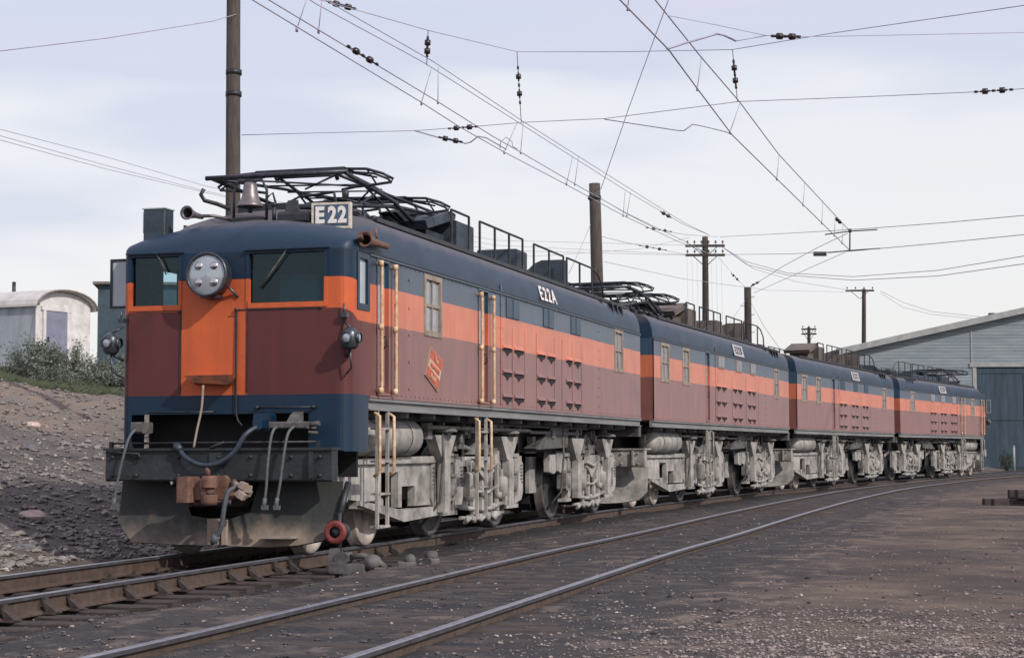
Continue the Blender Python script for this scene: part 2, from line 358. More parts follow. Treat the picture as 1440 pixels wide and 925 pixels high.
def height(X, Y):
    X = np.asarray(X, float); Y = np.asarray(Y, float)
    d1, _ = sdist(T1c, X, Y); d2, _ = sdist(T2c, X, Y); a1 = np.abs(d1); a2 = np.abs(d2)
    z = -.085 + .07*vnoise(X, Y, .35, 1) + .035*vnoise(X, Y, 1.3, 2) + .018*vnoise(X, Y, 3.7, 3)
    z = np.where(a2 < 1.6, z*.35 - .055, z)
    # open, dug out bed of the locomotive's track near the camera, filled in further on
    dig = (1-ss(a1, 1.45, 2.0))*(1-ss(Y, 20.5, 25)); z = z - .15*dig
    bed = (1-ss(a1, 1.7, 2.3)); z = z - .05*bed*(1-dig)
    # the bank to the left of the line
    e = -d1; rise = .235*np.clip(e-2.3, 0, 12.2) + .135*np.clip(e-14.5, 0, 8.0)
    near = np.clip((e-2.3)/3, 0, 1)
    rise = rise + near*(.42*vnoise(X, Y, .33, 5) + .16*vnoise(X, Y, .9, 6) + .11*vnoise(X, Y, 2.2, 8) + .05*vnoise(X, Y, 5.1, 9))
    keep = 1-ss(Y, 92, 110)*.0
    z = z + np.where(e > 2.3, rise, 0)*keep
    z = z + .30*ss(Y, 84, 104)*(1-ss(e, 0, 3))
    return z
def H1(x, y): return float(height(np.array([x]), np.array([y]))[0])

# ------------------------------------------------------------------ ground
def groundmat():
    m = bpy.data.materials.new('cinders_and_dirt'); m.use_nodes = True; t = m.node_tree; b = t.nodes['Principled BSDF']; l = t.links.new
    tcn = N(t, 'ShaderNodeTexCoord'); O = tcn.outputs['Object']
    def nz(sc, det=6, ro=.6, st=None):
        n = N(t, 'ShaderNodeTexNoise'); n.inputs['Scale'].default_value = sc; n.inputs['Detail'].default_value = det; n.inputs['Roughness'].default_value = ro
        if st:
            q = N(t, 'ShaderNodeMapping'); q.inputs['Scale'].default_value = st; l(O, q.inputs[0]); l(q.outputs[0], n.inputs['Vector'])
        else: l(O, n.inputs['Vector'])
        return n.outputs['Fac']
    def ramp(f, a, b_):
        return mth(t, 'DIVIDE', mth(t, 'SUBTRACT', f, a), b_-a, clamp=True)
    at = N(t, 'ShaderNodeAttribute', attribute_name='zone'); z = N(t, 'ShaderNodeSeparateColor'); l(at.outputs['Color'], z.inputs[0])
    big = nz(.35, 5, .6); mid = nz(1.7, 6, .65); fine = nz(14, 5, .7); grit = nz(60, 3, .7)
    col = mixc(t, ramp(big, .38, .62), (.078, .064, .054), (.205, .160, .122))
    col = mixc(t, mth(t, 'MULTIPLY', ramp(mid, .45, .7), .7), col, (.050, .046, .045))
    col = mixc(t, mth(t, 'MULTIPLY', z.outputs[0], ramp(mid, .85, .50)), col, (.022, .028, .040))      # oil soaked cinders between the rails
    edge = mth(t, 'MULTIPLY', mth(t, 'MULTIPLY', z.outputs[0], mth(t, 'SUBTRACT', 1.0, z.outputs[0])), 4.0)
    n9 = nz(2.6, 4, .6); col = mixc(t, mth(t, 'MULTIPLY', edge, ramp(n9, .50, .62)), col, (.22, .18, .145))
    col = mixc(t, mth(t, 'MULTIPLY', z.outputs[0], ramp(nz(1.9, 4, .55, (1, .5, 1)), .60, .66)), col, (.17, .145, .125))
    col = mixc(t, mth(t, 'MULTIPLY', ramp(nz(.8, 5, .6), .52, .60), .6), col, (.045, .043, .046))
    col = mixc(t, mth(t, 'MULTIPLY', at.outputs['Alpha'], .75), col, (.014, .014, .016))  # shade under the train painted near black along its track
    bankc = mixc(t, ramp(mid, .35, .65), (.085, .085, .086), (.20, .185, .17)); bankc = mixc(t, ramp(fine, .5, .75), bankc, (.055, .055, .055))
    top = mixc(t, ramp(mid, .4, .6), (.26, .205, .16), (.20, .18, .165))
    bankc = mixc(t, mth(t, 'MULTIPLY', z.outputs[2], ramp(big, .25, .5)), bankc, top)
    col = mixc(t, z.outputs[1], col, bankc)
    col = mixc(t, mth(t, 'MULTIPLY', ramp(fine, .35, .68), .45), col, mixc(t, .5, col, (.16, .14, .13)))
    col = mixc(t, mth(t, 'MULTIPLY', ramp(grit, .62, .72), .6), col, (.25, .22, .21))
    col = mixc(t, mth(t, 'MULTIPLY', ramp(grit, .42, .3), .6), col, (.02, .02, .022))
    l(col, b.inputs['Base Color']); b.inputs['Roughness'].default_value = .9; b.inputs['Specular IOR Level'].default_value = .25
    hgt = mth(t, 'ADD', mth(t, 'MULTIPLY', fine, 1.0), mth(t, 'MULTIPLY', grit, .35))
    bp = N(t, 'ShaderNodeBump'); bp.inputs['Strength'].default_value = .9; bp.inputs['Distance'].default_value = .05; l(hgt, bp.inputs['Height']); l(bp.outputs[0], b.inputs['Normal'])
    return m
def axis(a):
    out = [a[0][0]]
    for lo, hi, st in a:
        n = int(round((hi-lo)/st)); out += [lo+(hi-lo)*(k+1)/n for k in range(n)]
    return np.array(out)
xs = axis([(-1800,-300,150),(-300,-60,20),(-60,-24,2),(-24,-13,.5),(-13,14,.13),(14,34,.5),(34,80,2),(80,300,20),(300,1800,150)])
ys = axis([(-300,-20,40),(-20,6,2),(6,34,.13),(34,62,.3),(62,120,1),(120,300,15),(300,3600,150)])
GX, GY = np.meshgrid(xs, ys); GZ = height(GX.ravel(), GY.ravel()).reshape(GX.shape)
nx, ny = len(xs), len(ys)
verts = np.stack([GX.ravel(), GY.ravel(), GZ.ravel()], 1)
ii = (np.arange(ny-1)[:, None]*nx + np.arange(nx-1)[None, :]).ravel()
faces = np.stack([ii, ii+1, ii+nx+1, ii+nx], 1)
me = bpy.data.meshes.new('ground'); me.from_pydata(verts.tolist(), [], faces.tolist()); me.update()
me.polygons.foreach_set('use_smooth', [True]*len(faces))
d1, _ = sdist(T1c, GX.ravel(), GY.ravel()); d2, _ = sdist(T2c, GX.ravel(), GY.ravel())
oil = np.clip((1-ss(np.abs(d2-.5), 1.0, 3.0)) + (1-ss(np.abs(d1-.4), 1.0, 3.2)), 0, 1)*.9
ca = me.color_attributes.new('zone', 'FLOAT_COLOR', 'POINT')
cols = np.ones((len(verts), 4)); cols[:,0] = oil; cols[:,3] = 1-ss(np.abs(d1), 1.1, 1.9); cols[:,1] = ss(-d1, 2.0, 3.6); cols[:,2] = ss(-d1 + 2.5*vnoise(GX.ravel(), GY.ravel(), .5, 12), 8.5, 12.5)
ca.data.foreach_set('color', cols.ravel())
ground = put('ground', me, groundmat()); tag(ground, kind='structure')

# ------------------------------------------------------------------ rails and sleepers
def rail_mesh(P, mb, top=0.0, base=-.17):
    prof = [(-.036,top-.004),(-.028,top),(.028,top),(.036,top-.004),(.036,top-.032),(.010,top-.045),(.010,base+.03),(.068,base+.012),(.068,base),(-.068,base),(-.068,base+.012),(-.010,base+.03),(-.010,top-.045),(-.036,top-.032)]
    T = np.gradient(P, axis=0); T /= np.linalg.norm(T, axis=1)[:, None]; n = len(prof)
    vs = []
    for p, t in zip(P, T):
        for a, z in prof: vs.append((p[0]+t[1]*a, p[1]-t[0]*a, z))
    b = len(mb.v); mb.v += vs
    for k in range(len(P)-1):
        for q in range(n):
            q2 = (q+1) % n; mb.f.append([b+k*n+q, b+k*n+q2, b+(k+1)*n+q2, b+(k+1)*n+q]); mb.sm.append(False); mb.mi.append(0 if q in (0,1,2) else 2 if q in (3,13) else 1)
def rail(P, off, label, grp):
    Q = offset(P, off); o = part('rail', None, lambda m: rail_mesh(Q, m), [M['rail'], M['railside'], M['railhead']]); tag(o, label, 'rail', grp); return o
g1 = 'running rails of the locomotives\' track'; g2 = 'running rails of the empty track'
rail(T1, .752, 'right rail under the locomotives, standing clear of its sleepers at the left edge', g1)
rail(T1, -.752, 'left rail under the locomotives, at the foot of the gravel bank', g1)
rail(T2, -.752, 'left rail of the empty track sunk in black cinders', g2)
rail(T2, .752, 'right rail of the empty track, nearest to the open dirt yard', g2)
# fish plates on the near rail of the locomotives' track
def along(P, s):
    d = np.r_[0, np.cumsum(np.hypot(*np.diff(P, axis=0).T))]; s = min(max(s, 0), d[-1]-.01); k = int(np.searchsorted(d, s, side='right')-1)
    t = (s-d[k])/(d[k+1]-d[k]); v = P[k+1]-P[k]; v = v/np.linalg.norm(v); return P[k]*(1-t)+P[k+1]*t, v
def s_at_y(P, y):
    d = np.r_[0, np.cumsum(np.hypot(*np.diff(P, axis=0).T))]; return float(np.interp(y, P[:,1], d))
k = 0
for s in np.arange(s_at_y(T1, 11.5), s_at_y(T1, 24.0), .56):
    p, v = along(T1, s + random.uniform(-.04, .04)); L2 = 1.28 + random.uniform(-.05, .22)
    def f(mb):
        mb.bev((-1.25-random.uniform(0,.1), -.105, -.345), (L2, .105, -.172 + random.uniform(-.012, 0)), .012, 0)
    o = part('sleeper', None, f, M['tie'], None, (p[0], p[1], 0), (0, 0, -math.atan2(v[0], v[1]) + R(random.uniform(-1.5, 1.5))))
    tag(o, 'dark split sleeper sticking out from under the locomotives\' track', 'sleeper', 'sleepers under the locomotives\' track')
    def fp(mb):
        for sg in sgs:
            mb.box((sg*.752-.16, -.09, -.17), (sg*.752+.16, .09, -.155)); mb.cb((sg*.752+.09, .05, -.14), (.03, .03, .05)); mb.cb((sg*.752-.09, -.05, -.14), (.03, .03, .05))
            # rail brace: sloping web against the rail
            mb.add([(sg*.752+sg*.07,-.045,-.156),(sg*.752+sg*.07,.045,-.156),(sg*.752+sg*.17,.045,-.156),(sg*.752+sg*.17,-.045,-.156),(sg*.752+sg*.03,-.04,-.05),(sg*.752+sg*.03,.04,-.05)],[(0,3,2,1),(4,5,2,3),(0,4,3),(1,2,5),(0,1,5,4)])
            mb.prism([(-.035, -.11), (.035, -.11), (.03, -.03), (-.03, -.03)], sg*.752+sg*.015, sg*.752+sg*.06)
    for sg_ in (1, -1):
        sgs = (sg_,)
        if random.random() < .85:
            tp_ = part('tie_plate', 'tieplate%d' % sg_, fp, M['rustiron'], o); tp_.location = (0, random.uniform(-.03, .03), random.uniform(-.012, .004)); tp_.rotation_euler = (0, 0, R(random.uniform(-5, 5)))
for s in np.arange(s_at_y(T2, 8.6), s_at_y(T2, 46), .58):
    p, v = along(T2, s + random.uniform(-.05, .05)); zt = -.078 - random.uniform(0, .022)
    def f(mb): mb.bev((-1.25-random.uniform(0,.15), -.11, -.28), (1.3+random.uniform(-.05,.15), .11, zt), .015, 0)
    o = part('sleeper', None, f, M['tie'], None, (p[0], p[1], 0), (0, 0, -math.atan2(v[0], v[1]) + R(random.uniform(-2.5, 2.5))))
    tag(o, 'sunken sleeper level with the cinders of the empty track', 'sleeper', 'sleepers of the empty track')

# ------------------------------------------------------------------ loose stones (stuff)
def stones(name, n, pick, size, m, label):
    rs = np.random.RandomState(len(name)*7+n); mb = MB(); pts = []
    P = pick(rs, n); Z = height(P[:,0], P[:,1])
    base = [(1,0,0),(-1,0,0),(0,1,0),(0,-1,0),(0,0,1),(0,0,-1),(.6,.6,.5),(-.6,.6,.4),(-.6,-.6,.5),(.6,-.6,.45)]
    F6 = [(4,6,7),(4,7,8),(4,8,9),(4,9,6),(0,6,9),(2,7,6),(1,8,7),(3,9,8),(0,2,6),(2,1,7),(1,3,8),(3,0,9),(0,5,2),(2,5,1),(1,5,3),(3,5,0)]
    V = []; Fs = []
    for k in range(n):
        s = size[0]*(size[1]/size[0])**(rs.rand()**2.2); a = rs.rand()*6.28; ca_, sa_ = math.cos(a), math.sin(a); sx, sy, sz = s*(.7+.6*rs.rand()), s*(.6+.5*rs.rand()), s*(.4+.4*rs.rand()); b = len(V)
        for q in base:
            j = .8+.4*rs.rand(); x_, y_, z_ = q[0]*sx*j, q[1]*sy*j, q[2]*sz*j; V.append((P[k,0]+x_*ca_-y_*sa_, P[k,1]+x_*sa_+y_*ca_, Z[k]+z_+sz*.25))
        Fs += [tuple(i+b for i in f) for f in F6]
    me = bpy.data.meshes.new(name); me.from_pydata(V, [], Fs); me.update(); o = put(name, me, m); tag(o, label, 'gravel', kind='stuff'); return o
def stonemat(name, a, b_, scale=4):
    return mat(name, a, .9, scale=scale, col2=b_, bump=.3, detail=2)
def polar(rs, n, y0, y1, x0, x1, pw=1.0):
    """uniform over the ground area seen, in world metres"""
    Y = y0*(y1/y0)**(rs.rand(n)**pw); X = Y*(x0+(x1-x0)*rs.rand(n)); return np.stack([X, Y], 1)
def pick_yard(rs, n):
    P = polar(rs, n*5, 9.5, 45, -.05, .32); d2, _ = sdist(T2c, P[:,0], P[:,1]); w = (d2 > 1.0) & (rs.rand(len(P)) < .06+1.0*np.clip(vnoise(P[:,0], P[:,1], .45, 21)+.5+1.6*(13.5-P[:,1])/14, 0, 1)**2); return P[w][:n] if w.sum() >= n else np.concatenate([P[w], P[:n-w.sum()]])
def pick_bank(rs, n):
    P = polar(rs, n*3, 15, 44, -.34, -.15); d, _ = sdist(T1c, P[:,0], P[:,1]); w = (d < -1.9); return P[w][:n]
def pick_mid(rs, n):
    P = polar(rs, n*4, 9.5, 40, -.32, .2); d1, _ = sdist(T1c, P[:,0], P[:,1]); d2, _ = sdist(T2c, P[:,0], P[:,1])
    w = (d1 > -1.9) & (d2 < 1.2) & ((np.abs(np.abs(d2)-.75) > .1)) & (rs.rand(len(P)) < .2+(vnoise(P[:,0], P[:,1], 1.1, 31)+.5)); return P[w][:n]
stones('gravel', 12000, pick_yard, (.005, .022), stonemat('pale_gravel', (.33, .285, .265), (.11, .098, .092)), 'loose grey gravel scattered over the dirt yard at the right')
stones('gravel', 900, pick_yard, (.005, .018), stonemat('white_gravel', (.55, .50, .47), (.35, .31, .29)), 'pale chips of stone scattered over the dirt yard')
stones('gravel', 9500, pick_bank, (.012, .085), stonemat('bank_gravel', (.30, .275, .25), (.085, .085, .085)), 'broken stone lying on the bank left of the locomotives')
stones('gravel', 900, pick_bank, (.012, .05), stonemat('bank_chips', (.50, .46, .42), (.3, .26, .23)), 'pale stone chips lying on the bank')
stones('gravel', 4500, pick_mid, (.006, .028), stonemat('cinders', (.11, .10, .105), (.03, .03, .033)), 'dark cinders between the two tracks')
stones('gravel', 420, pick_mid, (.008, .024), stonemat('cinder_chips', (.46, .40, .36), (.25, .2, .18)), 'pale chips between the two tracks')
stones('gravel', 500, lambda rs, n: polar(rs, n, 10, 50, .02, .30), (.008, .03), stonemat('dark_clods', (.05, .045, .042), (.02, .018, .018)), 'dark clods and cinders scattered over the dirt yard')
def rock(x, y, s, label, m, seed=1):
    rs = random.Random(seed); mb = MB(); n = 9; prof = []
    vs = []; rings = 6
    for k in range(rings+1):
        th = math.pi*k/rings
        for q in range(n):
            ph = 2*math.pi*q/n; j = .8+.35*rs.random(); vs.append((s*1.25*math.sin(th)*math.cos(ph)*j, s*.8*math.sin(th)*math.sin(ph)*j, s*.55*math.cos(th)*j))
    mb.add(vs, [[k*n+q, k*n+(q+1)%n, (k+1)*n+(q+1)%n, (k+1)*n+q] for k in range(rings) for q in range(n)])
    me = mb.mesh('boulder'); fixn(me); o = put('boulder', me, m, None, (x, y, H1(x, y)+s*.2)); tag(o, label, 'rock'); return o
M['pinkrock'] = mat('pinkish_stone', (.50, .40, .37), .9, var=.3, scale=6, bump=.5); M['greyrock'] = mat('grey_stone', (.14, .14, .15), .9, var=.4, scale=6, bump=.5)
#ROCKS

# ------------------------------------------------------------------ the locomotives
WR = 1.52; WL = -1.40     # flanks
SEC_F = [(1.0,0),(1.0,.15),(.982,.215),(.92,.265),(.80,.32),(.55,.395),(.28,.445),(0,.47)]
SEC_M = [(1.0,0),(.992,.17),(.965,.32),(.915,.43),(.83,.505),(.62,.585),(.32,.645),(0,.67)]
def body_mesh(mb, A, S):
    """walls as a strip round the plan, with true openings; A = cab unit, S = side that carries windows and doors"""
    y0 = -.10 if A else 0.0; wR, wL = (WR, WL) if S > 0 else (-WL, -WR)
    if not A: wR, wL = WR, -1.50
    r = .15 if A else .10; path = []   # (x, y, tag)
    def brk(lo, hi, holes):
        s = {lo, hi}
        for h in holes: s |= {h[0], h[1]}
        n = int((hi-lo)/1.1)
        for k in range(1, n): s.add(lo+(hi-lo)*k/n)
        v = sorted(s); out = [v[0]]
        for q in v[1:]:
            if q-out[-1] > 1e-4: out.append(q)
        return out
    side_holes = SIDE_HOLES_A if A else SIDE_HOLES_B
    cabL = [(.16, .62, 2.88, 3.50), (.98, 1.34, 2.70, 3.46)] if A else []
    fh = [(-1.29, -.61, 2.90, 3.54), (.24, 1.24, 2.90, 3.54), (-1.24, 1.02, 1.2, 1.64)] if A else []
    if S < 0: fh = [(-b, -a, c_, d_) for a, b, c_, d_ in fh]
    zs = sorted({1.24, 1.83, 3.53} | {h[2] for h in side_holes+cabL+fh} | {h[3] for h in side_holes+cabL+fh} | {2.3}); zs = [z for z in zs if z <= 3.54]
    def strip(P, holes, zlo):
        """P list of (x,y,param)"""
        b = len(mb.v); nz_ = len(zs)
        for x_, y_, q in P:
            for z in zs: mb.v.append((x_, y_, z))
        for k in range(len(P)-1):
            qm = (P[k][2]+P[k+1][2])/2
            for j in range(nz_-1):
                zm = (zs[j]+zs[j+1])/2
                if zm < zlo(qm): continue
                if any(h[0] < qm < h[1] and h[2] < zm < h[3] for h in holes): continue
                i0 = b+k*nz_+j; mb.f.append([i0, i0+nz_, i0+nz_+1, i0+1]); mb.sm.append(False); mb.mi.append(0)
    skirt = (lambda q: 1.0 if q < .52 else 1.8) if A else (lambda q: 1.8)
    hs = {1: side_holes, -1: cabL}
    for sg, w in ((1, wR), (-1, wL)):
        ho = side_holes if sg == S else cabL
        strip([(w, q, q) for q in brk(y0+r, LB, ho + [(.52, .52, 0, 0)])], ho, skirt)
    if A:
        for sg, w in ((1, wR), (-1, wL)):
            strip([(w - sg*r + sg*r*math.cos(a), y0 + r - r*math.sin(a), a) for a in [R(90)*k/6 for k in range(7)]], [], lambda q: 1.0)
        strip([(q, y0, q) for q in brk(wL+r, wR-r, fh)], fh, lambda q: 1.0)
    else: strip([(q, 0, q) for q in (wL, -.45, .45, wR)], [], lambda q: 1.8)
    strip([(q, LB, q) for q in (wL, -.45, .45, wR)], [], lambda q: 1.8)
    mb.add([(wL, y0+.1, 1.82), (wR, y0+.1, 1.82), (wR, LB, 1.82), (wL, LB, 1.82)], [(0,1,2,3)])
SIDE_HOLES_A = [(.16, .52, 2.88, 3.51), (.82, 1.20, 1.90, 3.48), (2.55, 3.22, 2.72, 3.47), (4.92, 5.36, 1.90, 3.48), (13.57, 14.27, 2.72, 3.48)]
SIDE_HOLES_B = [(.69, 1.40, 2.68, 3.46), (2.66, 3.28, 2.68, 3.46), (4.98, 5.36, 1.90, 3.48), (13.57, 14.27, 2.68, 3.46)]
def roof_mesh(mb, A, S):
    y0 = -.10 if A else 0.0; wR, wL = (WR, WL) if S > 0 else (-WL, -WR)
    if not A: wR, wL = WR, -1.50
    st = ([y0, y0+.012, y0+.04, y0+.09, y0+.16, y0+.26, y0+.4, .55, .8, .95, 1.1, 1.2] if A else [0, .05]) + [4, 8, 12, LB-.03, LB]
    n = len(SEC_M); rows = []
    for y in st:
        m = float(ss(np.array(y), .78, 1.12)) if A else 1.0
        g = 1.0
        if A: g = math.sqrt(max(0, 1-((.62-min(y, .62))/(.62-y0))**2))**.9
        if A: g = .02+.98*g
        r = .15; c_ = 1.0; cut = 0
        if A and y < y0+r: cut = r-math.sqrt(max(0, r*r-(y0+r-y)**2))
        row = []
        sec = [((1-m)*a[0]+m*b_[0], ((1-m)*a[1]+m*b_[1])*g) for a, b_ in zip(SEC_F, SEC_M)]
        cx = (wR+wL)/2; hw = (wR-wL)/2 - cut
        for q in sec: row.append((cx+hw*q[0], y, 3.53+q[1]))
        for q in sec[-2::-1]: row.append((cx-hw*q[0], y, 3.53+q[1]))
        rows.append(row)
    k = len(rows[0]); b = len(mb.v)
    for r_ in rows: mb.v += r_
    for i in range(len(rows)-1):
        for j in range(k-1): mb.f.append([b+i*k+j, b+(i+1)*k+j, b+(i+1)*k+j+1, b+i*k+j+1]); mb.sm.append(True); mb.mi.append(0)
    mb.f.append([b+(len(rows)-1)*k+j for j in range(k)]); mb.sm.append(False); mb.mi.append(0)
    if not A: mb.f.append([b+j for j in range(k-1,-1,-1)]); mb.sm.append(False); mb.mi.append(0)
def roofz(x, S=1):
    u = min(1, abs(x)/1.46)
    P = [(a[0], a[1]) for a in SEC_M][::-1]
    return 3.53 + float(np.interp(u, [p[0] for p in P], [p[1] for p in P]))

def window(parent, S, t0, t1, z0, z1, rows=2, cols=2, key='', x=WR, m=None, pm=None):
    m = m or M['tan']; X = S*x; w = .045
    def fr(mb):
        d0, d1 = X+S*.012, X-S*.05
        for a, b in (((d0,t0-.02,z0-.03),(d1,t1+.02,z0+w)),((d0,t0-.02,z1-w),(d1,t1+.02,z1+.02)),((d0,t0-.02,z0+w),(d1,t0+w,z1-w)),((d0,t1-w,z0+w),(d1,t1+.02,z1-w))): mb.box(a, b)
        for k in range(1, cols): q = t0+(t1-t0)*k/cols; mb.box((X-S*.005,q-.018,z0+w),(X-S*.045,q+.018,z1-w))
        for k in range(1, rows): q = z0+(z1-z0)*k/rows; mb.box((X-S*.001,t0+w,q-.02),(X-S*.048,t1-w,q+.02))
    f = part('window', key and key+'f%d' % S, fr, m, parent)
    part('pane', key and key+'p%d' % S, lambda mb: mb.box((X-S*.025,t0+.01,z0+.01),(X-S*.032,t1-.01,z1-.01)), pm or M['pane'], f)
    return f
def door(parent, S, t0, t1, x=WR, key='', sash=True):
    X = S*(x-.045); z0, z1 = 1.90, 3.48
    def fn(mb):
        mb.box((X, t0-.02, z0-.02), (X-S*.03, t1+.02, z1+.02))
        mb.box((X+S*.0125, t0+.03, z0+.08), (X-S*.001, t1-.03, z0+.75))
    d = part('door', key and key+'d%d' % S, fn, M['liveryD'], parent)
    def jamb(mb):
        for a, b in ((t0-.03, t0-.001), (t1+.001, t1+.03)): mb.box((S*(x+.006), a, z0-.03), (S*(x-.04), b, z1+.03))
        mb.box((S*(x+.008), t0-.03, z1+.001), (S*(x-.04), t1+.03, z1+.03)); mb.box((S*(x+.02), t0-.03, z0-.03), (S*(x-.04), t1+.03, z0-.001))
    part('door_frame', key and key+'j%d' % S, jamb, M['liveryD'], d)
    part('window', key and key+'w%d' % S, lambda mb: mb.box((X+S*.016, t0+.09, 2.72), (X-S*.002, t1-.09, 3.2)), M['pane'], d)
    part('handle', key and key+'h%d' % S, lambda mb: mb.tube([(X+S*.01, t1-.07, 2.45), (X+S*.05, t1-.07, 2.47), (X+S*.05, t1-.07, 2.57), (X+S*.01, t1-.07, 2.59)], .009, 6), M['dkiron'], d)
    return d
M['liveryD'] = livery('painted_steel_door', False, .70)
def handrail(parent, S, t, z0, z1, x=WR, m=None, r=.021):
    X = S*(x+.075)
    def fn(mb):
        mb.tube([(S*x, t, z0), (X, t, z0+.015), (X, t, z0+.06), (X, t, (z0+z1)/2), (X, t, z1-.06), (X, t, z1-.015), (S*x, t, z1)], r, 8)
        for z in (z0, z1, (z0+z1)/2): mb.lathe([(0,-.035),(r+.013,-.035),(r+.013,.035),(0,.035)], (X-S*.01, t, z), 'Z', 8)
    return part('handrail', 'hr%.2f_%.2f_%.2f_%d_%.2f' % (t, z0, z1, S, x), fn, m or M['cream'], parent)
def louvre(mb, S, t0, t1, z, x=WR):
    X = S*x
    # pressed hood: sloping from the sheet outwards, open below
    for a, b in ((t0, t1),):
        vs = [(X,a,z+.055),(X,b,z+.055),(X+S*.034,a+.015,z-.0),(X+S*.034,b-.015,z-.0),(X,a,z-.02),(X,b,z-.02)]
        mb.add(vs, [(0,1,3,2),(0,2,4),(1,5,3)])
def louvdark(mb, S, t0, t1, z, x=WR):  # louvre slot and the hood's slanting shadow, shaped as one black plate
    X = S*x; mb.prism([(t0+.01, z+.02), (t0+.01, z-.035), (t0+.16, z-.055), (t0+.27, z-.115), (t0+.37, z-.060), (t1-.01, z-.05), (t1-.01, z+.02)], X+S*.009, X-S*.02)

def wheel_prof(R_):
    return [(0,.05),(.10,.05),(.11,.02),(R_*.62,.0),(R_-.10,.012),(R_-.075,.045),(R_-.012,.045),(R_,.03),(R_,-.07),(R_+.028,-.085),(R_+.028,-.105),(R_-.06,-.11),(R_-.09,-.03),(.1,-.04),(0,-.04)]
def wheel(parent, t, R_, S):
    for sg in (S, -S):
        def fn(mb):
            P = [(a, sg*b) for a, b in wheel_prof(R_)]
            mb.m = 0 if R_ < .5 else 1; mb.lathe(P[:5], (0,0,0), 'X', 32, True); mb.lathe(P[11:], (0,0,0), 'X', 32, True)
            mb.m = 0 if R_ < .5 else 2; mb.lathe(P[4:12], (0,0,0), 'X', 32, True)
        o = part('wheel', 'wh%.2f%d' % (R_, sg), fn, [M['wheel'], M['wheeld'], M['tread']], parent, (sg*.80, t, R_))
    part('axle', 'ax', lambda mb: mb.tube([(-.78,0,0),(.78,0,0)], .09, 12), M['black'], parent, (0, t, R_))
M['wheel'] = mat('dusty_wheel', (.50, .44, .40), .6, .1, var=.45, scale=3.5, col2=(.22, .19, .17)); M['tread'] = mat('wheel_rim_steel', (.15, .14, .135), .45, .3, var=.4, scale=5); M['wheeld'] = mat('oily_wheel_centre', (.07, .075, .08), .45, .2, var=.5, scale=6)
def funnel(mb, x, t, top=1.42, S=1, w=.46):
    """a funnel topped hanger column over an axle"""
    mb.prism([(t-w, top), (t+w, top), (t+w-.04, top-.06), (t+.13, top-.36), (t-.13, top-.36), (t-w+.04, top-.06)], S*(x-.10), S*(x+.05))
    mb.bev((S*(x-.06), t-.10, .36), (S*(x+.09), t+.10, top-.34), .02, 2)
def spring(mb, x, t, z0, z1, r=.07, turns=5):
    n = turns*8; mb.tube([(x+r*math.cos(2*math.pi*k/8), t+r*math.sin(2*math.pi*k/8), z0+(z1-z0)*k/n) for k in range(n+1)], .017, 6)
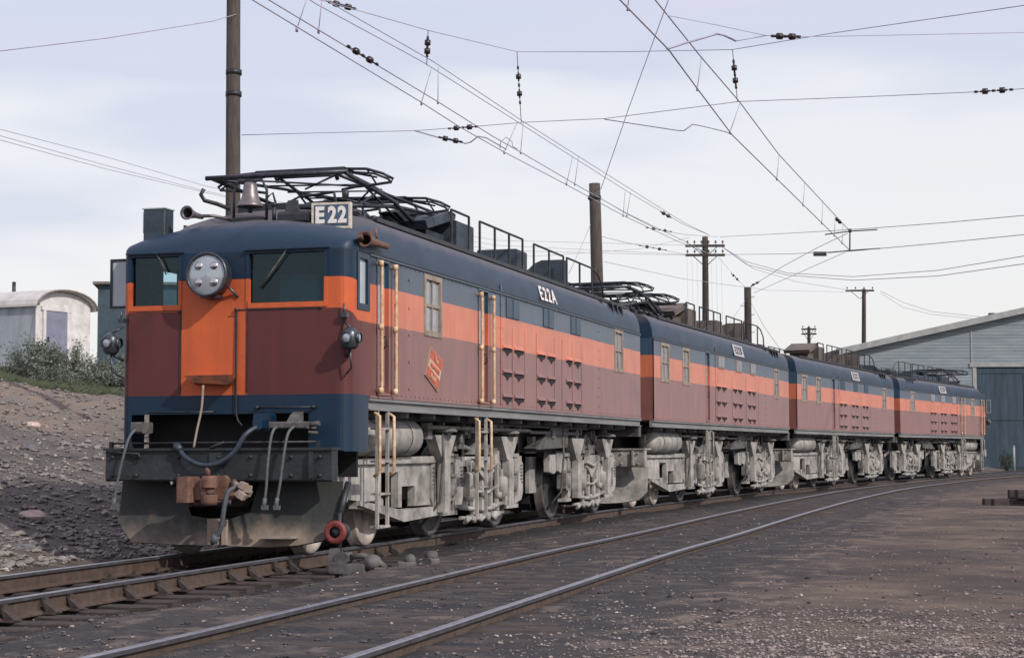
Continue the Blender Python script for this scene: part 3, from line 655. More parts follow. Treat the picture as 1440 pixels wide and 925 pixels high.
def truck(unit, axles, lead, S, t0, t1, nose):
    """outside framed truck; its visible side carries the brake gear"""
    rs = random.Random(int(t0*10)+5)
    def frame(mb):
        for s in (1, -1):
            x0, x1 = s*.97, s*1.07
            if nose is not None:
                a0 = nose
                # sloping front plate with two windows, built as strips round its openings
                mb.prism([(a0, 1.04), (a0, .67), (a0+1.25, .60), (a0+1.25, 1.04)], x0, x1)
                mb.prism([(a0, 1.10), (a0, 1.041), (axles[0]+.3, 1.041), (axles[0]+.3, 1.14)], x0-s*.02, x1+s*.05)
                b = a0+1.25
                mb.prism([(b, .93), (b, 1.04), (axles[0]-.5, 1.04), (axles[0]-.5, .93)], x0, x1)
                mb.prism([(b, .60), (b, .54), (b+1.6, .28), (axles[0]-.05, .33), (axles[0]-.05, .44), (b+1.5, .44)], x0-s*.01, x1+s*.05)
                for q, w in ((b+.0, .86), (b+1.50, .14), (b+2.15, axles[0]-.5-b-2.15)): mb.box((x0, q, .58 if q == b else .47), (x1, q+w, .93))
                mb.prism([(b, .59), (b, .50), (b+.86, .44), (b+.86, .50)], x0, x1)
                mb.prism([(b+1.64, .93), (b+1.64, .74), (b+2.15, .74), (b+2.15, .93)], x0, x1)
                # small box at the beam end with a screen
                mb.box((x1, a0+.10, .74), (x1+s*.10, a0+.55, 1.02)); mb.box((x1, a0+.65, .60), (x1+s*.08, a0+.75, 1.04))
                mb.box((x1, a0-.02, .66), (x1+s*.13, a0+.05, 1.10))
            A0 = axles[0]-.75 if nose is not None else axles[0]-.05
            B1 = axles[-1]+.75
            for a, b in zip([A0]+[q+.42 for q in axles], [q-.42 for q in axles]+[B1]):
                if b > a: mb.prism([(a, .98), (a, 1.12), (b, 1.12), (b, .98)], x0, x1)
            for a, b in zip([q+.3 for q in axles[:-1]], [q-.3 for q in axles[1:]]):
                mb.prism([(a, .34), (a, .46), (a+.3, .52), (b-.3, .52), (b, .46), (b, .34), (b-.3, .40), (a+.3, .40)], x0, x1)
                m_ = (a+b)/2
                mb.box((x0, m_-.55, .52), (x1, m_-.45, .98)); mb.box((x0, m_+.45, .52), (x1, m_+.55, .98))
                mb.box((x0+s*.01, m_-.45, .74), (x1-s*.01, m_+.45, .90))
            for q in axles:   # pedestals
                for e in (-1, 1):
                    if nose is None and q == axles[0] and e < 0: continue
                    mb.prism([(q+e*.22, .36), (q+e*.62, .42), (q+e*.72, .55), (q+e*.72, 1.00), (q+e*.46, 1.12), (q+e*.22, 1.12)], x0, x1+s*.03)
                lo = q-.42 if not (nose is None and q == axles[0]) else q-.05
                mb.box((x0-s*.02, lo, 1.10), (x1+s*.05, q+.42, 1.16))
                mb.box((x0, lo+.02, .30), (x1+s*.04, q+.40, .36))
            if nose is None:
                q = axles[0]; mb.prism([(q-1.0, 1.14), (q-1.0, .84), (q-.72, .80), (q-.45, .86), (q-.15, .80), (q+.12, .62), (q+.2, .5), (q+.2, 1.0), (q-.05, 1.14)], x0+s*.01, x1+s*.01)
                mb.box((x0-s*.25, q-1.25, .48), (x0-s*.18, q-.80, 1.1))
            # end apron with a rounded heel
            mb.prism([(B1, 1.0), (B1, .52), (B1-.10, .44), (B1-.3, .36), (B1-.36, .36), (B1-.36, .98)], x0, x1)
        for q in [axles[0]-1.0]*(nose is not None) + [(a+b)/2 for a, b in zip(axles, axles[1:])]: mb.box((-.96, q-.08, .55), (.96, q+.08, .80))
    fr = part('truck', 'tr%.2f_%s_%d' % (t0, nose, S), frame, M['grey'], unit)
    for q in axles: part('added_motor_box', 'tmot', lambda mb: mb.bev((-.62, -.62, .16), (.62, .62, 1.15), .12, 0), M['black'], fr, (0, q, 0))  # solid black motor boxes, added to keep light from showing beneath
    for q in axles: wheel(fr, q, .66, S)
    for q in lead: wheel(fr, q, .46, S)
    for k_, q in enumerate(axles):
        qo = q + (.5 if (nose is None and k_ == 0) else -.45)
        part('spring_hanger', 'sh%.2f%d' % (q, S), lambda mb: funnel(mb, 1.17, qo, 1.42, S), M['grey'], fr)
        def ab(mb):
            mb.bev((S*1.0, q-.19, .50), (S*1.17, q+.19, .86), .04, 0); mb.lathe([(0, S*1.19), (.10, S*1.19), (.12, S*1.165), (.12, S*1.1)], (0, q, .66), 'X', 12)
            mb.box((S*1.17, q-.13, .84), (S*1.2, q+.13, .88))
        part('axle_box', 'ab%.2f%d' % (q, S), ab, M['greym'], fr)
        for e in (-1, 1):
            if nose is None and k_ == 0 and e < 0: continue
            part('coil_spring', 'cs%.2f%d%d' % (q, S, e), lambda mb: spring(mb, S*1.04, q+e*.62, .70, .97), M['greyd'], fr)
    if lead:
        for q in lead:
            part('axle_box', 'abl%.2f%d' % (q, S), lambda mb: mb.bev((S*.84, q-.13, .34), (S*1.02, q+.13, .60), .03, 0), M['grey'], fr)
    # brake cylinders, levers and rods between the axles
    spans = list(zip(axles, axles[1:]))
    for a, b in spans:
        m_ = (a+b)/2
        def cyl(mb, y, z0, z1, r): mb.lathe([(0,z0-.05),(r*.5,z0-.05),(r*.6,z0),(r,z0+.03),(r,z1-.03),(r*.85,z1),(r*.3,z1+.02),(r*.3,z1+.12),(0,z1+.12)], (S*1.16, y, 0), 'Z', 16)
        part('brake_cylinder', 'bc%.2f%d' % (m_, S), lambda mb: cyl(mb, m_-.78, .52, .88, .12), M['grey'], fr)
        part('brake_cylinder', 'bd%.2f%d' % (m_, S), lambda mb: cyl(mb, m_+.86, .50, .80, .10), M['grey'], fr)
        def rig(mb):
            r2 = random.Random(int(m_*10))
            mb.tube([(S*1.14, a+.45, .40), (S*1.16, m_-.3, .33), (S*1.16, m_+.3, .34), (S*1.14, b-.45, .42)], .035, 7)
            mb.tube([(S*1.12, a+.5, .24), (S*1.12, m_-.2, .22), (S*1.12, b-.5, .25)], .028, 7)
            for y_ in (m_-.55, m_-.1, m_+.35, m_+.7):
                mb.bev((S*1.10, y_-.035, .26+r2.random()*.06), (S*1.17, y_+.035, .95+r2.random()*.3), .012, 2)
                mb.lathe([(0,S*1.10),(.055,S*1.10),(.055,S*1.21),(0,S*1.21)], (0, y_, .34+r2.random()*.3), 'X', 10)
            mb.prism([(m_-.40, .90), (m_-.28, 1.10), (m_+.28, 1.10), (m_+.40, .90), (m_+.16, .80), (m_, .70), (m_-.16, .80)], S*1.12, S*1.19)
            mb.tube([(S*1.2, m_-.5, 1.0), (S*1.22, m_, .92), (S*1.2, m_+.5, 1.02)], .03, 7)
            mb.tube([(S*1.15, m_-.62, .62), (S*1.17, m_+.1, .58), (S*1.15, m_+.62, .66)], .026, 7)
            for k in range(7): 
                y_ = a+.5+(b-a-1.0)*r2.random(); z_ = .35+.75*r2.random(); mb.cb((S*(1.12+.08*r2.random()), y_, z_), (.08, .07+.12*r2.random(), .06+.12*r2.random()))
            mb.box((S*1.08, m_-.68, .20), (S*1.18, m_-.2, .27)); mb.box((S*1.08, m_+.3, .22), (S*1.18, m_+.7, .29))
        part('brake_rigging', 'br%.2f%d' % (m_, S), rig, M['grey'], fr)
        def slack(mb):
            mb.tube([(S*1.13, m_-.9, .17), (S*1.15, m_-.55, .26), (S*1.15, m_-.2, .18), (S*1.16, m_+.15, .27), (S*1.15, m_+.5, .19), (S*1.13, m_+.9, .25)], .032, 7)
            for y_ in (m_-.55, m_+.15, m_+.5): mb.lathe([(0,S*1.10),(.07,S*1.11),(.07,S*1.19),(0,S*1.2)], (0, y_, .22), 'X', 10)
        part('brake_slack_adjuster', 'sl%.2f%d' % (m_, S), slack, M['grey'], fr)
        def upper(mb):
            r2 = random.Random(int(m_*13))
            mb.tube([(S*1.0, a+.5, 1.35), (S*1.05, m_-.4, 1.22), (S*1.08, m_+.05, 1.45), (S*1.05, m_+.5, 1.25), (S*1.0, b-.5, 1.4)], .035, 7)
            mb.prism([(m_-.5, 1.15), (m_-.15, 1.50), (m_-.02, 1.50), (m_-.30, 1.15)], S*.98, S*1.10)
            mb.prism([(m_+.25, 1.15), (m_+.10, 1.42), (m_+.30, 1.42), (m_+.55, 1.15)], S*.98, S*1.08)
            for k in range(9):
                y_ = a+.4+(b-a-.8)*r2.random(); mb.cb((S*(.9+.25*r2.random()), y_, 1.14+.34*r2.random()), (.10, .08+.16*r2.random(), .06+.12*r2.random()))
            for y_ in (m_-.75, m_+.72): mb.tube([(S*1.05, y_, 1.1), (S*1.05, y_+.03, 1.55), (S*1.0, y_, 1.7)], .022, 6)
        part('equalizer', 'eq%.2f%d' % (m_, S), upper, M['greym'], fr)
    for q in axles[:1]:
        part('sand_pipe', 'sp%.2f%d' % (q, S), lambda mb: mb.tube([(S*1.22, q-.62, 1.62), (S*1.24, q-.62, 1.1), (S*1.2, q-.66, .5), (S*.95, q-.74, .18)], .02, 6), M['greyd'], fr)
    return fr
def pantograph(unit, t0, S, key, raised=0):
    """folded diamond pantograph: base, crossed arms and two collector bows"""
    z = 4.215
    def base(mb):
        for x_ in (-.62, .62):
            mb.bev((x_-.035, t0, z+.0), (x_+.035, t0+3.6, z+.07), .01, 1)
        for y_ in (t0+.1, t0+1.2, t0+2.4, t0+3.5): mb.box((-.66, y_-.04, z-.02), (.66, y_+.04, z+.03))
        for y_ in (t0+.25, t0+3.35): mb.tube([(-.75, y_, z+.10), (.75, y_, z+.10)], .045, 8)
        for s in (-1, 1):
            mb.tube([(s*.25, t0+.6, z+.12), (s*.25, t0+1.7, z+.14)], .06, 8); mb.tube([(s*.25, t0+2.0, z+.12), (s*.25, t0+3.1, z+.14)], .06, 8)
        mb.bev((-.30, t0+1.3, z+.03), (.30, t0+2.3, z+.30), .08, 1)
        mb.bev((-.55, t0-.2, z-.18), (.15, t0+.5, z+.10), .06, 1); mb.bev((.1, t0+2.5, z-.02), (.6, t0+3.3, z+.26), .1, 1); mb.prism([(t0+2.4, z+.3), (t0+3.0, z+.42), (t0+3.9, z+.18), (t0+3.6, z+.02)], .35, .62)
        mb.tube([(.75, t0+1.6, z+.05), (.9, t0+2.2, z-.06), (.9, t0+3.0, z-.08), (.75, t0+3.6, z+.04)], .035, 7)
        for q in (.2, .9, 1.7, 2.6, 3.3): mb.lathe([(0,z-.18),(.05,z-.18),(.05,z-.05),(.075,z-.04),(.05,z-.01),(.075,z+.0),(.04,z+.04),(0,z+.05)], (.85, t0+q, 0), 'Z', 9)
        for q in (.5, 1.5, 2.2): mb.tube([(.5, t0+q, z+.1), (.3, t0+q+.4, z+.38), (-.2, t0+q+.5, z+.35)], .02, 6)
    P = part('pantograph', key and key+'b', base, M['panto'], unit)
    def arms(mb):
        for q in (.9, 1.5, 2.1, 2.7): mb.tube([(-.62, t0+q, z+.50), (.62, t0+q+.25, z+.50)], .012, 5)
        for s in (-1, 1):
            mb.tube([(s*.60, t0+.8, z+.12), (s*.55, t0+2.0, z+.56)], .016, 6); mb.tube([(s*.60, t0+2.9, z+.12), (s*.5, t0+1.4, z+.56)], .016, 6)
            mb.tube([(s*.70, t0+.25, z+.10), (s*.80, t0+1.9, z+.30), (s*.86, t0+3.9, z+.40)], [.032,.028,.024], 7)
            mb.tube([(s*.70, t0+3.35, z+.10), (s*.84, t0+1.7, z+.34), (s*.90, t0-.30, z+.44)], [.032,.028,.024], 7)
            mb.tube([(s*.86, t0+3.9, z+.40), (s*.60, t0+2.2, z+.50), (s*.42, t0+.75, z+.58)], .022, 7)
            mb.tube([(s*.90, t0-.30, z+.44), (s*.62, t0+1.4, z+.53), (s*.42, t0+2.75, z+.56)], .022, 7)
            mb.tube([(s*.86, t0+3.9, z+.40), (-s*.40, t0+1.9, z+.52)], .014, 6); mb.tube([(s*.90, t0-.30, z+.44), (-s*.40, t0+1.6, z+.55)], .014, 6)
        mb.tube([(-.92, t0+3.9, z+.40), (.92, t0+3.9, z+.40)], .03, 8); mb.tube([(-.96, t0-.30, z+.44), (.96, t0-.30, z+.44)], .03, 8)
        mb.tube([(-.46, t0+.75, z+.58), (.46, t0+.75, z+.58)], .02, 8); mb.tube([(-.46, t0+2.75, z+.56), (.46, t0+2.75, z+.56)], .02, 8)
    part('arm', key and key+'a', arms, M['panto'], P)
    for k, (y_, zz_) in enumerate(((t0+.62, z+.60), (t0+2.95, z+.54))):
        def bow(mb):
            for dy in (-.14, .14):
                mb.bev((-.62, y_+dy-.035, zz_-.01), (.62, y_+dy+.035, zz_+.035), .01, 0)
            for s in (-1, 1):   # horn loop
                mb.tube([(s*.60, y_-.14, zz_+.01), (s*.90, y_-.10, zz_+.0), (s*1.10, y_-.04, zz_-.06), (s*1.23, y_, zz_-.13), (s*1.20, y_, zz_-.17), (s*1.0, y_, zz_-.19), (s*.70, y_, zz_-.21), (s*.52, y_, zz_-.24)], .019, 7)
                mb.tube([(s*.60, y_+.14, zz_+.01), (s*.92, y_+.10, zz_-.03), (s*1.14, y_+.03, zz_-.12), (s*1.20, y_, zz_-.17)], .015, 7)
                mb.tube([(s*.62, y_, zz_-.0), (s*.80, y_, zz_-.21)], .014, 6); mb.tube([(s*.9, y_-.1, zz_-.0), (s*1.0, y_, zz_-.19)], .012, 6)
                mb.tube([(s*.42, y_-.14, zz_), (s*.42, y_+.14, zz_)], .02, 6); mb.tube([(s*.42, y_, zz_), (s*.42, y_+.1, zz_-.08)], .03, 6)
                mb.tube([(s*.6, y_-.14, zz_), (s*1.0, y_, zz_-.10), (s*.6, y_+.14, zz_)], .013, 6)
        part('collector_bow', key and key+'c%d' % k, bow, M['panto'], P)
    for y_ in (t0+.3, t0+3.3):
        for s in (-1, 1):
            part('insulator', 'pin', lambda mb: mb.lathe([(0,0),(.05,0),(.085,.02),(.05,.035),(.085,.055),(.05,.07),(.085,.09),(.05,.105),(.045,.14),(0,.14)], (0,0,0), 'Z', 12), M['ins'], P, (s*.62, y_, 4.155))
def hoods(unit, S, m, key):
    """resistor hoods and running-board rails on the roof, on the flank that faces the yard"""
    def rb(mb):
        for s in (1, -1):
            mb.box((s*1.02, 1.35, 4.045), (s*1.30, LB-.25, 4.075))
            mb.box((s*1.298, 1.35, 4.030), (s*1.318, LB-.25, 4.085))
            for k in range(11): mb.box((s*1.06, 1.5+k*1.38, 3.95), (s*1.22, 1.55+k*1.38, 4.05))
    part('running_board', key+'rb', rb, M['dkiron'], unit)
    def h1(mb):
        mb.bev((.30, 5.65, 4.05), (.95, 6.50, 4.60), .02, 1)
        mb.prism([(4.35, 4.32), (5.60, 4.60), (5.62, 4.68), (5.40, 4.70), (4.25, 4.42)], .10, .95); mb.box((.2, 4.7, 4.05), (.8, 5.5, 4.36))
    part('resistor_hood', key+'h1', h1, m, unit)
    part('resistor_hood', key+'h2', lambda mb: mb.bev((.25, 8.90, 4.05), (.95, 9.50, 4.53), .02, 1), m, unit)
    part('resistor_hood', key+'h3', lambda mb: mb.add([(-.05,11.9,4.05),(.95,11.9,4.05),(.95,11.9,4.66),(.55,11.9,4.66),(.40,11.9,4.60),(.30,11.9,4.5),(.05,11.9,4.42)]+[(-.05,12.2,4.05),(.95,12.2,4.05),(.95,12.2,4.66),(.55,12.2,4.66),(.40,12.2,4.60),(.30,12.2,4.5),(.05,12.2,4.42)],
        [(0,1,2,3,4,5,6),(7,13,12,11,10,9,8)]+[(k,7+k,7+(k+1)%7,(k+1)%7) for k in range(7)]), m, unit)
    part('roof_hatch', key+'h4', lambda mb: (mb.bev((-.9, 6.9, 4.05), (-.2, 11.5, 4.30), .03, 1), mb.bev((-.9, 4.9, 4.05), (-.3, 6.4, 4.40), .03, 1)), m, unit)
    segs = [(5.25, 6.10), (6.65, 9.05), (9.75, 11.75), (12.0, 14.9)]
    for i, (a, b) in enumerate(segs):
        def rail_(mb, ss_=None):
            for s in ss_:
                X = s*1.0; n = max(1, round((b-a)/.95)); zt = 4.70
                if i < 3: mb.tube([(X, a, zt), (X, b, zt)], .018, 6)
                else: mb.tube([(X, a, zt), (X, b-1.0, zt), (X, b-.5, zt-.07), (X, b-.12, zt-.25), (X, b, 4.08)], .018, 6)
                for k in range(n+1):
                    y_ = a+(b-a)*k/n
                    if i == 3 and k == n: continue
                    mb.box((X-.014, y_-.02, 4.06), (X+.014, y_+.02, zt))
        for s_ in (1, -1): part('roof_railing', key+'r%d%d' % (i, s_), lambda mb: rail_(mb, (s_,)), M['dkiron'], unit)
def uwire(mb, P, r=.02): mb.tube(P, r, 6)
def end_gear(unit, S, A, key):
    """beam, pilot plate and coupler at the front of a unit"""
    y = -.40
    def beam(mb):
        mb.bev((-1.40, y-.02, .86), (1.44, y+.16, 1.235), .02, 0)
        mb.box((-1.42, y-.05, 1.215), (1.45, y+.5, 1.245))
        for x_ in (-1.30, -1.0, -.45, .05, .45, .95, 1.30):
            for z_ in (.93, 1.14): mb.lathe([(0,-.03),(.022,-.03),(.022,0)], (x_, y-.02, z_), 'Y', 6)
        mb.box((1.18, y-.075, .90), (1.22, y-.021, 1.20)); mb.box((-.06, y-.045, .89), (.10, y-.0205, 1.19))
    b = part('buffer_beam', key+'bm', beam, M['beam'] if A else M['grey'], unit)
    def pil(mb):
        # bent plate, swept back towards its foot, with the coupler opening
        top = .858; xs_ = [-1.38,-1.30,-1.15,-.80,-.56,-.42,-.20,.10,.32,.40,.60,.95,1.25,1.42]
        def bot(x_): return float(np.interp(x_, [-1.38,-1.30,-1.15,-.6,.8,1.25,1.42], [.40,.30,.15,.13,.11,.19,.36]))
        def notch(x_): return float(np.interp(x_, [-.60,-.56,-.42,-.20,.10,.32,.40], [.858,.70,.46,.43,.43,.50,.858]))
        for x0_, x1_ in zip(xs_, xs_[1:]):
            t0_ = notch(x0_) if -.57 <= x0_ <= .33 else top; t1_ = notch(x1_) if -.57 <= x1_ <= .33 else top
            rows = 5; 
            for face, off in ((0, 0.0), (1, .02)):
                vs = []
                for xx, tt in ((x0_, t0_), (x1_, t1_)):
                    for k in range(rows+1):
                        z_ = bot(xx)+(tt-bot(xx))*k/rows; vs.append((xx, y+.36+off-.20*((.86-z_)/.75)**1.3 - .05*(1-abs(xx-.02)/1.4), z_))
                fs = [[k, rows+1+k, rows+2+k, k+1] for k in range(rows)]
                mb.add(vs, fs, True)
        # foot lip
        for x0_, x1_ in zip(xs_, xs_[1:]):
            za, zb_ = bot(x0_), bot(x1_); ya, yb = y+.36-.20*((.86-za)/.75)**1.3-.05*(1-abs(x0_-.02)/1.4), y+.36-.20*((.86-zb_)/.75)**1.3-.05*(1-abs(x1_-.02)/1.4)
            mb.add([(x0_,ya,za),(x1_,yb,zb_),(x1_,yb+.06,zb_-.012),(x0_,ya+.06,za-.012)], [(0,1,2,3)])
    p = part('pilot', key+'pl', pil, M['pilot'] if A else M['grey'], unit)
    if A:
        part('step', key+'st', lambda mb: mb.prism([(y-.02, .235), (y+.2, .235), (y+.2, .215), (y-.02, .215)], .53, .95), M['tan'], p)
        part('wear_plate', key+'wp', lambda mb: (mb.box((-.14, y+.08, .135), (.0, y+.13, .43)), mb.box((.04, y+.08, .135), (.10, y+.13, .42))), M['tan'], p)
    def coup(mb):
        mb.bev((-.10, y-.12, .66), (.20, y+.5, .93), .04, 1)           # shank
        mb.bev((-.30, y-.42, .63), (-.12, y-.14, .92), .03, 2)         # guard arm
        mb.bev((-.16, y-.30, .66), (.02, y-.10, .90), .03, 2)
        mb.prism([(y-.40, .90), (y-.12, .93), (y-.10, .64), (y-.36, .62)], .0, .06)
        mb.lathe([(0,.60),(.085,.60),(.095,.64),(.095,.72)], (.08, y-.32, 0), 'Z', 14); mb.lathe([(.095,.80),(.095,.88),(.085,.93),(0,.93)], (.08, y-.32, 0), 'Z', 14); mb.lathe([(0,.72),(.055,.72),(.055,.80),(0,.80)], (.08, y-.32, 0), 'Z', 14)
        mb.tube([(.05, y-.3, .93), (.05, y-.3, .985), (.02, y-.28, 1.0)], .028, 8)
        mb.tube([(-.2, y-.28, .64), (-.2, y-.28, .58)], .025, 8)
    part('coupler', key+'cp', coup, M['rust'] if A else M['greyd'], unit)
    return b
def build_unit(idx, A, S, number, label, lead, drv):
    c0, d0, n0 = UC[idx]
    if A and idx == 3: loc = END; rz = -(HEAD[idx]) + math.pi
    else: loc = c0; rz = -HEAD[idx]
    U = empty('electric_locomotive', (loc[0], loc[1], 0), rz)
    tag(U, label, 'locomotive', 'electric locomotive units coupled in line')
    K = ('A' if A else 'B') + str(S)
    B = part('body', K+'body', lambda mb: body_mesh(mb, A, S), M['liveryA'] if A else M['liveryB'], U)
    RF = part('roof', K+'roof', lambda mb: roof_mesh(mb, A, S), M['roof'], U)
    X = S*WR
    # rivet strips, seam and drip rail
    def trim(mb):
        mb.box((X+S*.022, (.55 if A else .03), 3.515), (X-S*.0, LB-.02, 3.540))
        mb.box((X+S*.012, 5.98, 1.83), (X, 6.03, 3.66))
        for q in ((6.62, 7.3, 8.0, 9.1, 9.6, 10.3, 10.95) if A else (6.2, 7.9, 9.65, 11.3)): mb.box((X+S*.006, q-.008, 1.86), (X, q+.008, 3.06))
        for q in (1.83,): mb.box((X+S*.018, (.54 if A else 0), 1.832), (X, LB, 1.855))
        k_ = 1.5 if A else .2
        while k_ < LB-.1:
            if not any(a-.1 < k_ < b+.1 for a, b in ((.7, 1.3), (4.8, 5.5)) if A or a > 4):
                for z_ in (1.885, 3.495): mb.lathe([(0,X+S*.010),(.011,X+S*.008),(.013,X)], (0, k_, z_), 'X', 5)
            k_ += .17
        for q in (5.93, 6.08, 12.2, 12.3):
            for j_ in range(9): mb.lathe([(0,X+S*.010),(.011,X+S*.008),(.013,X)], (0, q, 2.0+j_*.17), 'X', 5)
        if A:
            for q in (1.42, 1.95): 
                for z_ in (1.98, 2.32, 2.66, 3.0, 3.35): mb.lathe([(0,X+S*.014),(.02,X+S*.014),(.02,X)], (0, q, z_), 'X', 6)
    part('body_trim', K+'trim', trim, M['liveryD'], U)
    part('drip_rail', K+'drip', lambda mb: mb.box((X+S*.03, (.6 if A else .05), 3.540), (X+S*.001, LB-.05, 3.552)), M['dkiron'], U)
    def sill(mb):
        a = .53 if A else 0
        mb.box((X-S*.02, a, 1.70), (X-S*.08, LB, 1.822)); mb.box((X+S*.015, a, 1.795), (X-S*.08, LB, 1.825)); mb.box((X+S*.015, a, 1.685), (X-S*.08, LB, 1.702))
        mb.box((-X+S*.08, a, 1.685), (-X+S*.14, LB, 1.822)); 
        for q in range(1, 15): mb.box((X-S*.075, q*1.05, 1.62), (X-S*.45, q*1.05+.05, 1.70))
    part('side_sill', K+'sill', sill, M['sill'], U)
    def under(mb):
        mb.box((-1.25, .6, 1.60), (1.25, LB-.1, 1.68))
        mb.box((-.55, .5, 1.2), (.55, LB-.2, 1.58))
        for q in (8.9,): mb.box((-.95, q, 1.18), (.95, q+2.1, 1.60))
        mb.box((-.62, 1.0, .62), (.62, drv[1]+.3, 1.12)); mb.box((-.62, drv[2]-.4, .62), (.62, LB-.4, 1.12))  # interior boxes added to block light between the trucks
    part('underframe', K+'under', under, M['black'], U)
    def piping(mb):
        r2 = random.Random(3)
        mb.tube([(S*1.28, 3.3, 1.52), (S*1.28, 8.4, 1.52), (S*1.2, 8.8, 1.50), (S*1.2, 12, 1.50)], .03, 7)
        mb.tube([(S*1.2, 6.0, 1.60), (S*1.2, 12.6, 1.60)], .022, 7); mb.tube([(S*1.1, 1.2, 1.66), (S*1.1, 4.6, 1.64)], .025, 7)
        for k in range(26): q = .9+k*.56+r2.random()*.3; mb.cb((S*(.85+.35*r2.random()), q, 1.36+.24*r2.random()), (.10, .07+.15*r2.random(), .08+.16*r2.random()))
        for q in (drv[0]-.45, drv[1]-.45, drv[3]-.45): # bolster mushrooms under the sill
            mb.lathe([(0,1.69),(.09,1.69),(.08,1.56),(.24,1.50),(.26,1.47),(.10,1.44),(0,1.44)], (S*1.12, q, 0), 'Z', 14)
    part('piping', K+'pipe', piping, M['greym'], U)
    def hang(mb):
        mb.prism([(9.0, 1.24), (9.15, 1.22), (11.1, 1.26), (11.25, 1.60), (10.1, 1.60)], S*1.02, S*1.22)
    part('equipment_box', K+'eqb', hang, M['greyd'], U)
    def tank(mb):
        r = .245; mb.lathe([(0,-1.2),(r*.5,-1.18),(r*.85,-1.12),(r,-1.02),(r,1.02),(r*.85,1.12),(r*.5,1.18),(0,1.2)], (0,0,0), 'Y', 24)
        for q in (-.62, .62): mb.lathe([(r+.012,-.03+q),(r+.012,.03+q)], (0,0,0), 'Y', 24)
    tk = part('air_tank', 'tank', tank, M['grey'], U, (S*1.08, 2.05 if A else 2.35, 1.38))
    # windows and doors
    if A:
        window(U, S, 2.55, 3.22, 2.72, 3.47, 2, 2, K+'w1'); window(U, S, 13.57, 14.27, 2.72, 3.48, 2, 2, K+'w2')
        door(U, S, .82, 1.20, key=K+'d1'); door(U, S, 4.92, 5.36, key=K+'d2')
        for t in (.77, 1.27): handrail(U, S, t, 1.92, 3.44)
        for t in (4.84, 5.42): handrail(U, S, t, 1.90, 3.41)
    else:
        window(U, S, .69, 1.40, 2.68, 3.46, 2, 2, K+'w1'); window(U, S, 2.66, 3.28, 2.68, 3.46, 2, 2, K+'w2'); window(U, S, 13.57, 14.27, 2.68, 3.46, 2, 2, K+'w3')
        door(U, S, 4.98, 5.36, key=K+'d1')
    # upper panels between the belt and the roof
    for a, b in ((6.28, 6.98), (8.40, 9.05), (10.2, 10.88)):
        if A and idx == 0:
            def pn(mb): mb.box((X+S*.016, a, 3.20), (X, b, 3.49)); mb.box((X+S*.024, (a+b)/2-.015, 3.2), (X+S*.014, (a+b)/2+.015, 3.49))
            part('cover_plate', K+'cp%.1f' % a, pn, M['blue2'], U)
        elif idx == 2: part('cover_plate', K+'cq%.1f' % a, lambda mb: mb.box((X+S*.012, a, 3.20), (X, b, 3.49)), M['blue2'], U)
        else:
            f = part('window', K+'uw%.1f' % a, lambda mb: (mb.box((X+S*.02, a, 3.18), (X, b, 3.47)), ), M['tan'], U)
            part('pane', K+'up%.1f' % a, lambda mb: (mb.box((X+S*.026, a+.04, 3.22), (X+S*.015, (a+b)/2-.02, 3.43)), mb.box((X+S*.026, (a+b)/2+.02, 3.22), (X+S*.015, b-.04, 3.43))), M['pane'], f)
    # louvres
    groups = [(6.08, 6.58, 0), (6.70, 7.24, 0), (8.02, 8.52, 0), (8.64, 9.14, 0), (9.86, 10.30, 0), (10.42, 10.88, 0)]
    for z in (2.73, 2.365, 2.0):
        for a, b, _ in groups:
            lv = part('louvre', K+'lv%.1f%.2f' % (a, z), lambda mb: louvre(mb, S, a, b, z), M['liveryD'], U)
            part('opening_shadow', K+'lo%.1f%.2f' % (a, z), lambda mb: louvdark(mb, S, a, b, z), M['black'], lv)
    # number on the roof shoulder
    tm = textmesh(number, .30 if idx == 0 else .25, .006 if idx == 0 else .004); ang = R(14)
    px = S*(WR-.005)
    if idx != 0:
        pl = part('number_plate', K+'npl', lambda mb: mb.box((-.60, -.15, -.006), (.60, .15, .006)), M['plate'], U)
    for k, o in enumerate(([pl] if idx != 0 else []) + [put('lettering', tm, M['white'] if idx == 0 else M['dkiron'], U)]):
        dx = .004 + .010*k*(idx != 0)
        rot = Matrix.Rotation(S*R(90), 4, 'Z') @ Matrix.Rotation(R(90)-ang, 4, 'X')
        o.matrix_local = Matrix.Translation((px+S*dx, 8.72, 3.715)) @ rot @ (Matrix.Diagonal((1.3, 1.08, 1, 1)) if o.name.startswith('lettering') else Matrix())
    # roof gear
    hoods(U, S, M['boxblue'] if idx in (0, 3) else M['boxtan'], 'hd%d' % (idx in (0, 3)))
    def misc(mb):
        for q in (13.0, 13.7, 14.4): mb.bev((S*1.30, q-.03, 3.93), (S*1.42, q+.03, 4.02), .01, 0)
        for q in (12.9, 13.5): mb.lathe([(0,4.1),(.05,4.1),(.08,4.14),(.05,4.17),(.08,4.2),(.05,4.23),(.08,4.26),(.04,4.3),(0,4.34)], (.75, q, 0), 'Z', 10)
        mb.tube([(.75, 12.9, 4.34), (.6, 13.2, 4.42), (.75, 13.5, 4.34)], .015, 6)
        mb.bev((-.5, 12.6, 4.1), (.3, 13.3, 4.42), .05, 1)
    part('roof_fittings', K+'rf', misc, M['dkiron'], U)
    def lugs(mb):
        for q in (13.55, 13.95, 14.35): mb.prism([(q, 3.98), (q+.09, 3.98), (q+.17, 3.83), (q+.10, 3.80)], S*1.40, S*1.485)
    part('roof_lug', K+'lug', lugs, M['dkiron'], U, split=True)
    part('diaphragm', K+'dia', lambda mb: mb.box((-.72, LB+.002, 1.5), (.72, LB+(.55 if idx < 2 else .40), 3.75)), M['black'], U)
